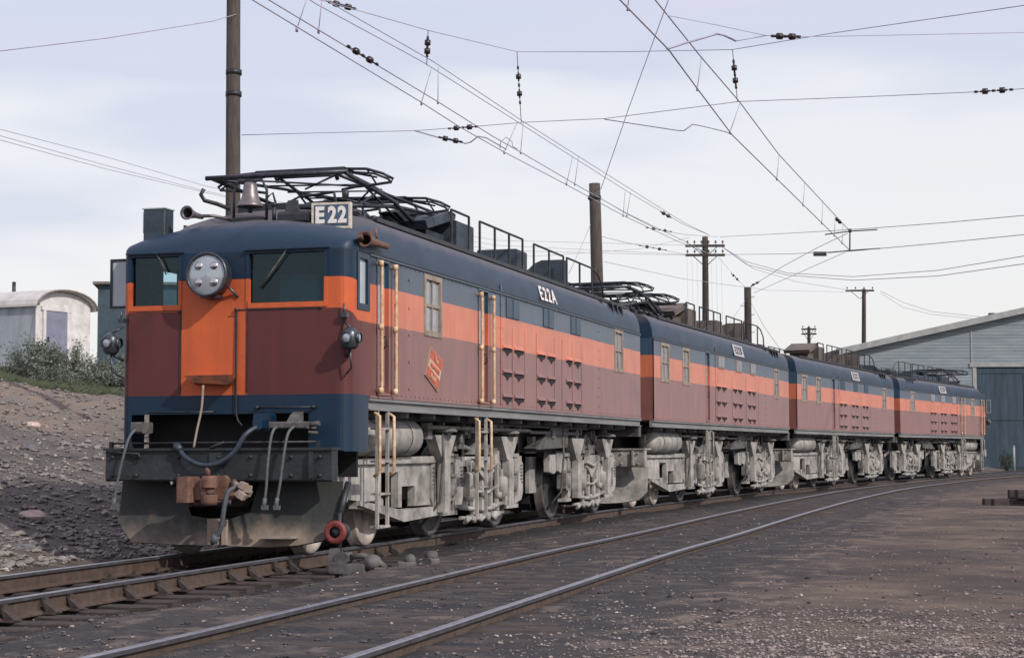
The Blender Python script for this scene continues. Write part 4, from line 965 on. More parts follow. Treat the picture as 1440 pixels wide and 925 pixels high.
    if not A: part('diaphragm', K+'dib', lambda mb: mb.box((-.72, -.55, 1.5), (.72, -.002, 3.75)), M['black'], U)
    def drawgear(mb): mb.bev((-.3, LB-.4, .7), (.3, LB+.7, 1.0), .05, 1); mb.box((-1.35, LB-.15, 1.48), (1.50, LB+.10, 1.685))
    part('drawbar', K+'drw', drawgear, M['greyd'], U)
    # steps
    def ladder(mb, t0, t1, zt, zb):
        for q in (t0, t1): mb.bev((X-S*.035, q-.015, zb), (X+S*.01, q+.015, zt), .004, 2)
        n = 4
        for k in range(n): z_ = zb+.02+(zt-zb-.25)*k/(n-1); mb.box((X-S*.10, t0, z_-.012), (X+S*.03, t1, z_+.012))
    for a, b in (((.80, 1.22), (4.80, 5.30)) if A else ((5.0, 5.42),)):
        ld = part('ladder', K+'ld%.1f' % a, lambda mb: ladder(mb, a+.05, b-.02, 1.70, .28), M['grey'], U)
        part('grab_rail', K+'gr%.1f' % a, lambda mb: [mb.tube([(X-S*.02, q, 1.66), (X+S*.05, q, 1.62), (X+S*.055, q, .95), (X-S*.02, q, .90)], .021, 7) for q in (a-.04, b+.04)], M['cream'] if idx == 0 else M['grey'], ld, split=True)
    truck(U, drv[:2], lead, S, lead[0]-.3, drv[1]+.8, .05 if A else .15)
    truck(U, drv[2:], [], S, drv[2]-1.0, drv[3]+.8, None)
    end_gear(U, S, A and idx == 0, K + str(idx == 0))
    return U
M['sill'] = mat('grey_side_sill', (.24, .25, .25), .65, var=.3, scale=3, col2=(.15, .155, .16), stretch=(1, .4, 2))
M['blue2'] = mat('faded_blue_cover', (.034, .068, .108), .4, var=.3, scale=4)
M['plate'] = mat('chalky_number_plate', (.42, .42, .44), .6, var=.3, scale=7)

def nose_gear(U, S, full):
    """everything on the cab end: windows, lamps, bell, horns, hoses, boards"""
    K = 'N%d%d' % (S, full)
    # windows in the nose
    for a, b in ((-1.29, -.61), (.24, 1.24)):
        if S < 0: a, b = -b, -a
        if not full and False: continue
        def fr(mb):
            d0, d1 = -.112, -.05; z0, z1 = 2.90, 3.54; w = .03
            mb.box((a-.012, d0, z0-.03), (b+.012, d1, z0+w)); mb.box((a-.012, d0, z1-w), (b+.012, d1, z1+.01))
            mb.box((a-.012, d0, z0+w), (a+w, d1, z1-w)); mb.box((b-w, d0, z0+w), (b+.012, d1, z1-w))
        f = part('window', K+'f%.1f' % a, fr, M['liveryA'], U)
        part('pane', K+'p%.1f' % a, lambda mb: mb.box((a+.02, -.062, 2.92), (b-.02, -.056, 3.52)), M['glass'], f)
        # shade ledge over the glass
        part('visor', K+'v%.1f' % a, lambda mb: mb.box((a-.03, -.15, 3.545), (b+.03, -.10, 3.56)), M['blue'], f)
        mid = (a+b)/2
        def wp(mb):
            p0 = (mid+.02, -.13, 3.555); p1 = (mid-.32 if a*S > 0 or a > 0 else mid+.16, -.085, 3.12 if a > 0 else 3.32)
            mb.tube([p0, p1], .008, 5); v = Vector(p1)-Vector(p0); q0 = Vector(p0)+v*.45
            mb.tube([q0+Vector((0,-.012,0)), Vector(p1)+Vector((-.02,-.008,-.02))], .010, 5); mb.cb(p0, (.022, .03, .022))
        part('wiper', K+'wp%.1f' % a, wp, M['greyd'], f)
    # side cab windows
    for sg in (S, -S):
        w = WR if sg == S else 1.40
        t1 = .52 if sg == S else .62
        ff = window(U, sg, .16, t1, 2.88, 3.50, 1, 1, K+'sw', x=w, m=M['blue'], pm=M['pale'] if sg == S else M['glass'])
    # cab interior
    def inn(mb):
        mb.box((-1.35*1, .02, 1.86), (1.35, 1.9, 1.9)); 
        mb.box((-1.36, 1.55, 1.9), (-.55, 1.6, 3.5)); mb.box((-.2, 1.55, 1.9), (1.36, 1.6, 3.5)); mb.box((-1.36, 1.55, 3.3), (1.36, 1.6, 3.52))
        mb.box((-1.36, .0, 3.50), (1.45, 1.9, 3.52))
        mb.bev((.35, .15, 1.9), (.85, .5, 2.85), .04, 2)
    part('cab_interior', K+'in', inn, M['interior'], U)
    part('cab_locker', K+'lk', lambda mb: mb.bev((.14*S, 1.05, 1.91), (.66*S, 1.35, 3.38), .03, 2), M['locker'], U)
    part('cab_seat', K+'se', lambda mb: (mb.bev((-1.2, .7, 1.91), (-.75, 1.1, 2.6), .05, 2), mb.bev((-1.2, 1.05, 2.6), (-.75, 1.15, 3.1), .04, 2)), M['black'], U)
    # headlight
    hx = -.17*S
    def hl(mb):
        mb.lathe([(0,-.10),(.20,-.10),(.235,-.13),(.245,-.20),(.245,-.30),(.262,-.305),(.262,-.345),(.235,-.350),(.235,-.325)], (hx, 0, 3.26), 'Y', 32)
        mb.box((hx-.10, -.28, 2.99), (hx+.10, -.09, 3.03)); mb.tube([(hx+.22, -.2, 3.12), (hx+.26, -.12, 3.05), (hx+.3, -.11, 3.0)], .015, 6)
    h = part('headlight', K+'hl', hl, M['lampbody'], U)
    part('lens', K+'ln', lambda mb: mb.lathe([(0,-.352),(.10,-.347),(.20,-.335),(.238,-.322)], (hx, 0, 3.26), 'Y', 28), M['lens'], h)
    for dx in (-.095, .095):
        for dz in (-.095, .095):
            part('bulb_reflector', K+'r%d%d' % (dx > 0, dz > 0), lambda mb: mb.lathe([(0,-.362),(.02,-.359),(.042,-.350),(.052,-.338)], (hx+dx, 0, 3.26+dz), 'Y', 16), M['chrome'], h)
    # vertical seams and grab irons of the nose door
    def seams(mb):
        for x_ in (-.61, .245): mb.box((x_*S-.006, -.112, 1.88), (x_*S+.006, -.099, 2.95))
        mb.box((.10*S-.005, -.108, 1.62), (.10*S+.005, -.099, 2.86)); mb.box((.0*S, -.107, 2.78), (.10*S, -.099, 2.785)) 
        mb.box((-1.2 if S > 0 else .3, -.106, 2.862), (-.66 if S > 0 else 1.2, -.099, 2.868)) 
        mb.box((.12, -.112, 2.852), (1.16, -.099, 2.862))
        mb.lathe([(0,-.13),(.02,-.13),(.022,-.10)], (.11, 0, 2.856), 'Y', 8); mb.lathe([(0,-.13),(.02,-.13),(.022,-.10)], (-.62, 0, 2.85), 'Y', 8)
        mb.lathe([(0,-.12),(.016,-.12),(.018,-.10)], (1.17, 0, 2.856), 'Y', 8)
    part('door_seam', K+'sm', seams, M['dkiron'], U, split=True)
    def shelf(mb):
        mb.add([(-.48,-.10,2.10),(.13,-.10,2.10),(.11,-.33,2.085),(-.46,-.33,2.085),(-.42,-.10,1.99),(.07,-.10,1.99),(.08,-.31,1.975),(-.33,-.31,2.0)],
               [(0,1,2,3),(3,2,6,7),(1,5,6,2),(0,3,7,4),(4,7,6,5)])
    part('gangway_shelf', K+'gs', shelf, M['liveryShelf'], U)
    # marker lamps on brackets
    for sg, w in ((S, 1.50), (-S, 1.40)):
        def mk(mb):
            x_ = sg*(w+.07); z_ = 2.49; y_ = -.20
            mb.lathe([(0,z_-.13),(.06,z_-.13),(.095,z_-.10),(.10,z_+.06),(.07,z_+.10),(.03,z_+.125),(0,z_+.13)], (x_, y_, 0), 'Z', 16)
            mb.lathe([(.055,y_-.125),(.062,y_-.13),(.062,y_-.09)], (x_, 0, z_), 'Y', 14); mb.lathe([(x_+.115,.055),] and [(.055,x_+.125),(.062,x_+.13),(.062,x_+.09)], (0, y_, z_), 'X', 14)
            mb.tube([(x_, y_, z_-.12), (sg*(w-.02), y_+.14, z_-.20)], .02, 6); mb.tube([(x_, y_, z_+.12), (sg*(w-.04), y_+.1, z_+.20)], .015, 6)
            mb.tube([(x_, y_, z_-.12), (x_+.01, y_+.02, z_-.34), (sg*(w-.02), y_+.12, z_-.40)], .012, 6)
            mb.cb((sg*(w-.03), -.12, z_+.27), (.08, .08, .05)); mb.tube([(sg*(w-.03), -.14, z_+.27), (sg*(w-.03), -.14, z_+.40)], .012, 6)
        ml = part('marker_lamp', K+'mk%d' % sg, mk, M['lampbody'], U)
        part('lens', K+'ml%d' % sg, lambda mb: (mb.lathe([(0,-.325),(.03,-.322),(.052,-.312)], (sg*(w+.07), 0, 2.49), 'Y', 14), mb.lathe([(0,sg*(w+.07)+sg*.125),(.03,sg*(w+.07)+sg*.122),(.052,sg*(w+.07)+sg*.112)], (0, -.20, 2.49), 'X', 14)), M['lens'], ml, split=True)
    if not full:
        # plain signal board and hoses for the far cab
        part('horn', K+'hn', lambda mb: mb.lathe([(0,.9),(.03,.9),(.04,.3),(.09,.15),(.12,.12)], (.5, 0, 4.25), 'Y', 14), M['lampbody'], U)
        part('wind_deflector', K+'wd', lambda mb: (mb.box((S*1.54, -.02, 2.9), (S*1.75, .0, 2.93)), mb.box((S*1.54, -.02, 3.47), (S*1.75, .0, 3.5)), mb.box((S*1.72, -.02, 2.93), (S*1.75, .0, 3.47)), mb.box((S*1.54, -.02, 2.93), (S*1.57, .0, 3.47))), M['grey'], U)
        return
    # wind deflector at the left window
    wd = part('wind_deflector', K+'wd', lambda mb: [mb.box(a, b) for a, b in (((-1.66, .10, 2.93), (-1.41, .13, 2.96)), ((-1.66, .10, 3.50), (-1.41, .13, 3.53)), ((-1.66, .10, 2.96), (-1.63, .13, 3.50)), ((-1.44, .10, 2.96), (-1.41, .13, 3.50)))], M['dkiron'], U)
    part('pane', K+'wdp', lambda mb: mb.box((-1.63, .112, 2.96), (-1.44, .118, 3.50)), M['pale'], wd)
    # bell
    bl = part('bell', K+'bl', lambda mb: mb.lathe([(.0,.30),(.055,.30),(.075,.285),(.085,.25),(.095,.16),(.115,.09),(.15,.035),(.172,.0),(.165,-.005),(.14,.03)], (-.14, .80, 4.20), 'Z', 28), M['bell'], U)
    def yoke(mb):
        mb.tube([(-.36, .80, 4.0), (-.36, .80, 4.40), (-.30, .80, 4.52), (.02, .80, 4.52), (.08, .80, 4.40), (.08, .80, 4.0)], .018, 7)
        mb.cb((-.14, .80, 4.515), (.10, .08, .05)); mb.tube([(-.14, .8, 4.3), (-.14, .8, 4.16)], .015, 6); mb.lathe([(0,-.03),(.03,-.02),(.03,.02),(0,.03)], (-.14, .8, 4.15), 'Z', 8)
        mb.tube([(.08, .80, 4.3), (.16, .80, 4.36), (.2, .82, 4.2)], .014, 6); mb.bev((-.34, .70, 3.98), (.06, .90, 4.06), .01, 0)
        mb.tube([(.20, .75, 4.0), (.20, .75, 4.18)], .025, 8); mb.lathe([(0,0),(.03,0),(.035,.05),(0,.06)], (.20, .75, 4.18), 'Z', 8)
    part('bell_yoke', K+'yk', yoke, M['dkiron'], bl)
    # number board
    def nb(mb):
        mb.bev((-.27, -.05, -.165), (.27, .06, .165), .02, 1)
        for a, b in (((-.285, -.06, -.18), (.285, .02, -.15)), ((-.285, -.06, .15), (.285, .02, .18)), ((-.285, -.06, -.15), (-.255, .02, .15)), ((.255, -.06, -.15), (.285, .02, .15))): mb.box(a, b)
    nbo = part('number_board', K+'nb', nb, M['board'], U, (.975, .72, 4.03), (0, 0, R(4)))
    nbo.scale = (.86, .9, .88)
    fcm = part('board_face', K+'nbf', lambda mb: mb.box((-.25, -.058, -.145), (.25, -.051, .145)), M['boardface'], nbo)
    for ch, dx in (('E', -.165), ('2', .02), ('2', .165)):
        o = put('lettering', textmesh(ch, .27, .012), M['white'], nbo); o.location = (dx, -.064, -.002); o.rotation_euler = (R(90), 0, 0); o.scale = (.92 if ch == '2' else 1.0, 1.12, 1)
    def nbs(mb):
        mb.tube([(.80, .75, 3.70), (.80, .75, 3.92)], .02, 6); mb.tube([(1.15, .75, 3.60), (1.15, .75, 3.92)], .02, 6)
        mb.bev((.30, .62, 3.94), (.70, .92, 4.10), .04, 0); mb.prism([(.65, 4.08), (.80, 4.08), (.75, 4.25)], .38, .52); mb.tube([(.35, .78, 4.06), (.72, .78, 4.02)], .06, 10)
        mb.lathe([(0,0),(.04,0),(.045,.09),(.02,.12),(0,.12)], (1.12, .78, 4.235), 'Z', 10)
    part('board_bracket', K+'nbs', nbs, M['dkiron'], U, split=True)
    # small headed box at the left of the roof
    bx = part('roof_box', K+'bx', lambda mb: mb.bev((-1.33, .30, 3.74), (-1.04, .54, 4.15), .012, 2), M['boxblue'], U)
    part('panel', K+'bxp', lambda mb: (mb.box((-1.336, .31, 3.86), (-1.331, .53, 4.12)), mb.box((-1.345, .29, 4.151), (-1.03, .55, 4.165))), M['pale'], bx)
    # lamp and hooked horns on the roof at the left of the bell
    hn = part('horn', K+'hn', lambda mb: (mb.lathe([(.03,.55),(.04,.35),(.065,.20),(.085,.15),(.088,.135),(.06,.16)], (-.74, .15, 4.085), 'Y', 18), mb.tube([(-.74, .6, 4.085), (-.60, .75, 4.10), (-.4, .9, 4.05)], .022, 7)), M['bell'], U)
    part('horn_pipe', K+'hp', lambda mb: mb.tube([(-.62, .50, 4.40), (-.66, .50, 4.33), (-.62, .52, 4.26), (-.48, .58, 4.22), (-.34, .66, 4.16)], .026, 8), M['dkiron'], U)
    # whistle cluster over the side window
    def hornR(mb):
        mb.tube([(1.50, .35, 3.66), (1.58, .10, 3.68), (1.60, -.0, 3.69)], .03, 8)
        mb.lathe([(.035,1.02),(.045,.60),(.075,.32),(.085,.28)], (1.60, -.1, 3.66), 'Y', 14); mb.lathe([(.085,.28),(.06,.30)], (1.6, -.1, 3.66), 'Y', 14)
        mb.cb((1.52, .45, 3.74), (.12, .10, .10)); mb.tube([(1.55, .72, 3.74), (1.52, .75, 3.86)], .015, 6)
    part('horn', K+'hr', hornR, M['rust'], U)
    # rain gutter over the cab side window
    # hoses
    def hose(name, pts, r, m=M['hose'], heads=True):
        def f(mb):
            P = catmull3(pts); mb.tube(P, r, 8)
            if heads:
                p, q = Vector(P[-1]), Vector(P[-4]); d_ = (p-q).normalized(); mb.tube([p-d_*.04, p+d_*.02, p+d_*.07], [r*1.5, r*1.7, r*1.3], 8); mb.cb(tuple(p+d_*.07+Vector((.015,0,0))), (.07, .045, .05))
        return part(name, None, f, m, U)
    hose('air_hose', [(-1.03, -.30, 1.50), (-1.07, -.46, 1.38), (-1.13, -.52, 1.10), (-1.20, -.52, .80), (-1.23, -.52, .63)], .016)
    hose('air_hose', [(.76, -.30, 1.50), (.74, -.48, 1.42), (.71, -.53, 1.10), (.69, -.53, .80), (.67, -.53, .64)], .016)
    hose('air_hose', [(1.00, -.30, 1.52), (.94, -.48, 1.42), (.90, -.53, 1.15), (.86, -.53, .85), (.82, -.53, .64)], .016)
    hose('brake_hose', [(.36, -.62, .80), (.28, -.66, .74), (.23, -.66, .55), (.18, -.62, .35), (.10, -.60, .22)], .028)
    hose('control_cable', [(.50, -.30, 1.50), (.40, -.45, 1.40), (.28, -.50, 1.20), (.10, -.52, 1.07), (-.12, -.52, 1.05), (-.32, -.50, 1.13), (-.44, -.46, 1.24)], .030, M['cable'])
    hose('safety_chain', [(-.20, -.33, 1.97), (-.22, -.33, 1.7), (-.26, -.36, 1.45), (-.28, -.40, 1.25)], .014, M['tan'], False)
    hose('pipe', [(.12, -.115, 2.84), (.12, -.125, 2.0), (.13, -.125, 1.62), (.2, -.125, 1.50)], .010, M['dkiron'], False)
    def sock(mb):
        mb.bev((.40, -.26, 1.44), (.62, -.10, 1.64), .02, 1); mb.bev((.44, -.36, 1.45), (.56, -.26, 1.58), .02, 1)
    part('cable_socket', K+'so', sock, M['blue'], U)
    def br(mb):
        mb.bev((.66, -.40, 1.46), (1.12, -.10, 1.54), .015, 0); mb.prism([(-.36, 1.54), (-.15, 1.54), (-.15, 1.66), (-.25, 1.62)], .86, .98); mb.tube([(1.1, -.3, 1.50), (1.24, -.3, 1.52)], .03, 8); mb.tube([(1.1, -.3, 1.42), (1.2, -.25, 1.41)], .02, 8)
    part('hose_bracket', K+'hb', br, M['greyd'], U)
    part('hose_bracket', K+'hb2', lambda mb: mb.bev((-1.10, -.38, 1.42), (-.96, -.10, 1.55), .02, 0), M['greyd'], U)
    def gh(mb):
        for k in range(8):
            rr = random.Random(k+40); mb.cb((.42+.10*rr.random(), -.58-.12*rr.random(), .70+.14*rr.random()), (.08, .08, .07), Matrix.Rotation(rr.random()*2, 3, 'Y'))
        mb.tube([(.25, -.45, .86), (.36, -.6, .82), (.5, -.62, .80)], .035, 8)
    part('angle_cock', K+'ac', gh, M['tan'], U)
    def rods(mb):
        mb.tube([(-1.0, -.16, 1.665), (-.15, -.16, 1.665)], .012, 6); mb.tube([(.36, -.15, 1.71), (1.12, -.15, 1.71)], .012, 6); mb.lathe([(0,-.18),(.02,-.18),(.022,-.11)], (.40, 0, 1.71), 'Y', 8); mb.lathe([(0,-.18),(.02,-.18),(.022,-.11)], (1.10, 0, 1.71), 'Y', 8)
        mb.tube([(-1.36, -.36, 1.30), (1.25, -.36, 1.31)], .014, 6)
        mb.tube([(-.10, -.42, 1.22), (.02, -.46, 1.27), (.14, -.46, 1.31)], .018, 6)
        for x_ in (-1.36, -1.1, 1.25): mb.cb((x_, -.36, 1.27), (.03, .06, .10))
        mb.tube([(-1.35, -.44, 1.20), (-.95, -.46, 1.18), (-.93, -.46, 1.12)], .018, 6)
    part('uncoupling_rod', K+'ur', rods, M['dkiron'], U)
    # black sheets backing the recess behind the beam, standing in for its shade
    part('recess_shade', K+'ap', lambda mb: (mb.box((-1.30, .45, .9), (1.40, .50, 1.80)), mb.box((-1.30, .0, 1.75), (1.40, .45, 1.79))), M['black'], U)
    # emblem on the flank
    Q = [(2.77, 2.53), (3.23, 2.39), (3.03, 2.0), (2.56, 2.19)]
    cx, cz = sum(q[0] for q in Q)/4, sum(q[1] for q in Q)/4
    X = WR
    em = part('emblem', K+'em', lambda mb: mb.prism([(cx+(q[0]-cx)*1.10, cz+(q[1]-cz)*1.10) for q in Q], X+.001, X+.016), M['tan'], U)
    part('emblem_field', K+'emf', lambda mb: mb.prism(Q, X+.010, X+.021), M['emred'], em)
    def lerp(a, b, t): return (a[0]+(b[0]-a[0])*t, a[1]+(b[1]-a[1])*t)
    part('emblem_band', K+'emb', lambda mb: mb.prism([lerp(Q[0],Q[3],.36), lerp(Q[1],Q[2],.36), lerp(Q[1],Q[2],.68), lerp(Q[0],Q[3],.68)], X+.012, X+.024), M['emcream'], em)
    sl_ = math.atan2(-.14, .46)
    for txt, sz, t_, mm, wd_ in (('The', .10, .20, M['emcream'], 1), ('MILWAUKEE', .082, .52, M['emred'], .82), ('Road', .10, .84, M['emcream'], 1)):
        a = lerp(lerp(Q[0], Q[3], t_), lerp(Q[1], Q[2], t_), .5)
        o = put('lettering', textmesh(txt, sz, .002, .002), mm, em)
        o.matrix_local = Matrix.Translation((X+.028, a[0], a[1])) @ Matrix.Rotation(R(90), 4, 'Z') @ Matrix.Rotation(R(90), 4, 'X') @ Matrix.Rotation(sl_, 4, 'Z') @ Matrix.Diagonal((wd_, 1, 1, 1))
def catmull3(P, n=6):
    P = [Vector(p) for p in P]; P = [P[0]*2-P[1]] + P + [P[-1]*2-P[-2]]; out = []
    for i in range(1, len(P)-2):
        a, b, c_, d_ = P[i-1:i+3]
        for k in range(n):
            t = k/n; out.append(.5*((2*b)+(-a+c_)*t+(2*a-5*b+4*c_-d_)*t*t+(-a+3*b-3*c_+d_)*t**3))
    out.append(P[-2]); return out
M['liveryA2'] = livery('painted_steel_frame', True, .1)
M['liveryShelf'] = mat('scorched_orange', (.30, .085, .035), .6, var=.5, scale=8, col2=(.05, .035, .03))
M['locker'] = mat('teal_cab_locker', (.14, .40, .50), .5, var=.15, scale=3)
M['lampbody'] = mat('lamp_iron', (.07, .085, .10), .35, .5, var=.4, scale=12)
M['lens'] = mat('lamp_lens', (.40, .45, .50), .08, .3, var=.1, scale=5)
M['pale'] = mat('pale_glass', (.42, .48, .52), .25, var=.15, scale=4)
M['board'] = mat('board_rim', (.62, .58, .50), .6, var=.25, scale=15)
M['boardface'] = mat('board_blue', (.06, .105, .17), .5, var=.45, scale=9)
M['emred'] = mat('emblem_red', (.50, .11, .06), .6, var=.25, scale=15); M['emcream'] = mat('emblem_cream', (.58, .40, .30), .6, var=.2, scale=15)
M['cable'] = mat('black_cable', (.03, .045, .065), .45, var=.3, scale=20)

LEAD_A, DRV = [.45, 2.25], [4.78, 7.95, 11.4, 14.7]
LEAD_B, DRVB = [.85, 2.65], [5.1, 8.15, 11.65, 15.05]
U0 = build_unit(0, True, 1, 'E22A', 'nearest locomotive unit, its orange and maroon cab under a bell and a number board', LEAD_A, DRV)
nose_gear(U0, 1, True); pantograph(U0, 1.55, 1, 'pa')
U1 = build_unit(1, False, 1, 'E22B', 'second locomotive unit from the front, cabless, with three small pale windows above its louvres', LEAD_B, DRVB)
pantograph(U1, .7, 1, 'pc')
U2 = build_unit(2, False, 1, 'E22C', 'third locomotive unit from the front, cabless, with no small windows above its louvres', LEAD_B, DRVB)
U3 = build_unit(3, True, -1, 'E22D', 'farthest locomotive unit, its cab end next to the big grey shed', LEAD_A, DRV)
nose_gear(U3, -1, False); pantograph(U3, 1.55, -1, 'pa')

# ------------------------------------------------------------------ the engine shed behind the far locomotive
def clapboard(name, c1, c2, horizontal=True):
    m = bpy.data.materials.new(name); m.use_nodes = True; t = m.node_tree; b = t.nodes['Principled BSDF']; l = t.links.new
    tcn = N(t, 'ShaderNodeTexCoord'); s = N(t, 'ShaderNodeSeparateXYZ'); l(tcn.outputs['Object'], s.inputs[0])
    w = mth(t, 'FRACT', mth(t, 'MULTIPLY', s.outputs[2] if horizontal else s.outputs[0], 5.2 if horizontal else 4.0))
    nz = N(t, 'ShaderNodeTexNoise'); nz.inputs['Scale'].default_value = .8; nz.inputs['Detail'].default_value = 7; nz.inputs['Roughness'].default_value = .65
    mp_ = N(t, 'ShaderNodeMapping'); mp_.inputs['Scale'].default_value = (.5, .5, 3) if horizontal else (3, 3, .4); l(tcn.outputs['Object'], mp_.inputs[0]); l(mp_.outputs[0], nz.inputs['Vector'])
    f = mth(t, 'DIVIDE', mth(t, 'SUBTRACT', nz.outputs['Fac'], .36), .28, clamp=True)
    col = mixc(t, f, c1, c2); col = mixc(t, mth(t, 'MULTIPLY', mth(t, 'LESS_THAN', w, .12), .6), col, (.03, .04, .05))
    l(col, b.inputs['Base Color']); b.inputs['Roughness'].default_value = .8
    bp = N(t, 'ShaderNodeBump'); bp.inputs['Strength'].default_value = .8; bp.inputs['Distance'].default_value = .03; l(w, bp.inputs['Height']); l(bp.outputs[0], b.inputs['Normal'])
    return m
M['shedwall'] = clapboard('pale_blue_clapboard', (.19, .24, .275), (.29, .34, .365))
M['sheddoor'] = clapboard('blue_plank_door', (.022, .042, .062), (.045, .08, .108), False)
M['shedtrim'] = mat('grey_roof_edge', (.30, .32, .32), .7, var=.25, scale=2)
M['shedroof'] = mat('tarpaper_roof', (.10, .11, .12), .85, var=.3, scale=1)
SY = 103.5
sh = empty('engine_shed', (0, SY, 0)); tag(sh, 'long low-gabled shed of pale blue boards with big dark blue doors, behind the last locomotive', 'shed')
xl, xr, xc = 19.6, 54.0, 36.8; zl = 7.05; zc = 7.05+(xc-xl)*.218; dxl, dxr, dz = 27.2, 33.2, 6.0
def wall(mb):
    # front gable, in strips round the door openings
    def top(x): return zl+(xc-abs(x-xc)-xl)*.218
    def quad(x0, x1, z0): 
        mb.add([(x0,0,z0),(x1,0,z0),(x1,0,top(x1)),(x0,0,top(x0)),(x0,.3,z0),(x1,.3,z0),(x1,.3,top(x1)),(x0,.3,top(x0))],[(0,1,2,3),(4,7,6,5),(0,4,5,1),(3,2,6,7),(0,3,7,4),(1,5,6,2)])
    quad(xl, dxl, -.3); quad(dxl, dxr, dz); quad(dxr, 34.4, -.3); quad(34.4, xc, dz); quad(xc, 40.2, dz); quad(40.2, xr, -.3)
    mb.add([(xl,.3,-.3),(xl,60,-.3),(xl,60,zl),(xl,.3,zl)],[(0,1,2,3)]); mb.add([(xr,.3,-.3),(xr,60,-.3),(xr,60,zl),(xr,.3,zl)],[(0,1,2,3)])
    mb.add([(xl,60,-.3),(xr,60,-.3),(xr,60,zl),(xc,60,zc),(xl,60,zl)],[(0,1,2,3,4)])
part('wall', None, wall, M['shedwall'], sh)
def roof(mb):
    for sg in (-1, 1):
        a = xc + sg*(xc-xl+.5); za = zl-.11
        mb.add([(a,-.45,za),(xc,-.45,zc),(xc,60.5,zc),(a,60.5,za),(a,-.45,za+.16),(xc,-.45,zc+.16),(xc,60.5,zc+.16),(a,60.5,za+.16)],[(0,1,2,3),(4,7,6,5),(0,4,5,1),(3,2,6,7),(0,3,7,4)])
part('roof', None, roof, M['shedroof'], sh)
def barge(mb):
    for sg in (-1, 1):
        a = xc + sg*(xc-xl+.5); za = zl-.11
        mb.add([(a,-.50,za-.18),(xc,-.50,zc-.18),(xc,-.50,zc+.18),(a,-.50,za+.18),(a,-.455,za-.18),(xc,-.455,zc-.18),(xc,-.455,zc+.18),(a,-.455,za+.18)],[(0,1,2,3),(4,7,6,5),(0,4,5,1),(3,2,6,7),(0,3,7,4)])
part('barge_board', None, barge, M['shedtrim'], sh)
for a, b in ((dxl, (dxl+dxr)/2), ((dxl+dxr)/2, dxr), (34.4, 37.3), (37.3, 40.2)):
    def dr(mb):
        mb.box((a+.02, .06, -.05), (b-.02, .16, dz-.02))
        mb.box((a+.02, .02, dz-.35), (b-.02, .058, dz-.06)); mb.box((a+.02, .02, .15), (b-.02, .058, .45)); mb.box((a+.02, .02, 2.9), (b-.02, .058, 3.15))
        mb.box((a+.02, .022, .45), (a+.25, .058, dz-.35)); mb.box((b-.25, .022, .45), (b-.02, .058, dz-.35))
    part('door', None, dr, M['sheddoor'], sh)
def fr(mb):
    mb.box((dxl-.22, -.05, -.2), (dxl, -.002, dz+.02)); mb.box((dxr, -.05, -.2), (dxr+.22, -.002, dz+.02)); mb.box((dxl-.4, -.09, dz+.022), (dxr+.4, -.003, dz+.25)); mb.box((dxl-.3, -.05, dz+.25), (dxl-.22, -.002, dz+2.2))
part('door_frame', None, fr, M['sheddark'] if 'sheddark' in M else M['shedtrim'], sh)
def vents(mb):
    for k, q in enumerate((28.6, 29.0, 29.6)): z_ = zl+(q-xl)*.218; mb.bev((q, 2.0, z_-.1), (q+.32, 2.4, z_+.34-.1*k), .05, 2)
part('roof_vent', None, vents, M['shedroof'], sh)

# ------------------------------------------------------------------ poles
def pole(name, x, y, z0, z1, r0, r1, label, m, lean=0., extras=None, grp=None, zt=None):
    P = empty(name, (x, y, z0)); tag(P, label, 'pole', grp)
    h = z1-z0; rs = random.Random(int(x*10+y)); pts = []; rr = []
    for k in range(13): q = k/12; pts.append((lean*q + .015*math.sin(q*5+x), .01*math.sin(q*7), -.6+(h+.6)*q)); rr.append(r0+(r1-r0)*q)
    part('trunk' if False else 'shaft', None, lambda mb: mb.tube(pts, rr, 14), m, P)
    if extras: extras(P, h, lean)
    return P
def bands(zs_, r):
    def f(P, h, lean):
        for z_ in zs_: part('band', None, lambda mb: mb.lathe([(r,-.05),(r+.012,-.05),(r+.012,.05),(r,.05)], (lean*z_/h, 0, z_), 'Z', 16), M['dkiron'], P)
    return f
z_ = H1(-5.75, 36)
pole('catenary_pole', -5.72, 36, z_, 13.5, .165, .135, 'tall grey wooden pole rising behind the bell of the nearest locomotive', M['pole'], .0, bands([16.55-z_-8, 9.0-z_], .155), 'poles carrying the overhead line')
z_ = H1(2.45, 48)
pole('catenary_pole', 2.50, 48, z_, 8.49, .20, .155, 'stout leaning pole behind the second railing of the nearest locomotive', M['pole'], -.24, bands([8.1-z_], .17), 'poles carrying the overhead line')
z_ = H1(9.4, 70)
def p4(P, h, lean):
    def irons(mb):
        for k in range(10): mb.tube([(.12*(-1)**k, 0, h-.4-k*.35), (.26*(-1)**k, 0, h-.4-k*.35), (.26*(-1)**k, 0, h-.34-k*.35)], .012, 5)
    part('step_iron', None, irons, M['dkiron'], P)
pole('catenary_pole', 9.36, 70, z_, 7.66, .17, .14, 'dark stub pole with step irons behind the second locomotive unit', M['poled'], .0, p4, 'poles carrying the overhead line')
def arms(zs_, w, n):
    def f(P, h, lean):
        for z_ in zs_:
            a = part('crossarm', None, lambda mb: (mb.box((-w, -.16, z_-.06), (w, -.06, z_+.06)), mb.tube([(-.02, -.11, z_-.55), (-w*.6, -.11, z_-.05)], .02, 5), mb.tube([(.02, -.11, z_-.55), (w*.6, -.11, z_-.05)], .02, 5)), M['poled'], P)
            for k in range(n):
                q = -w+.1+(2*w-.2)*k/(n-1); part('insulator', 'pinins', lambda mb: mb.lathe([(.012,-.02),(.012,.08),(.05,.08),(.055,.12),(.035,.14),(.045,.18),(.02,.2),(0,.2)], (0,0,0), 'Z', 8), M['ins'], a, (q, -.11, z_+.06))
    return f
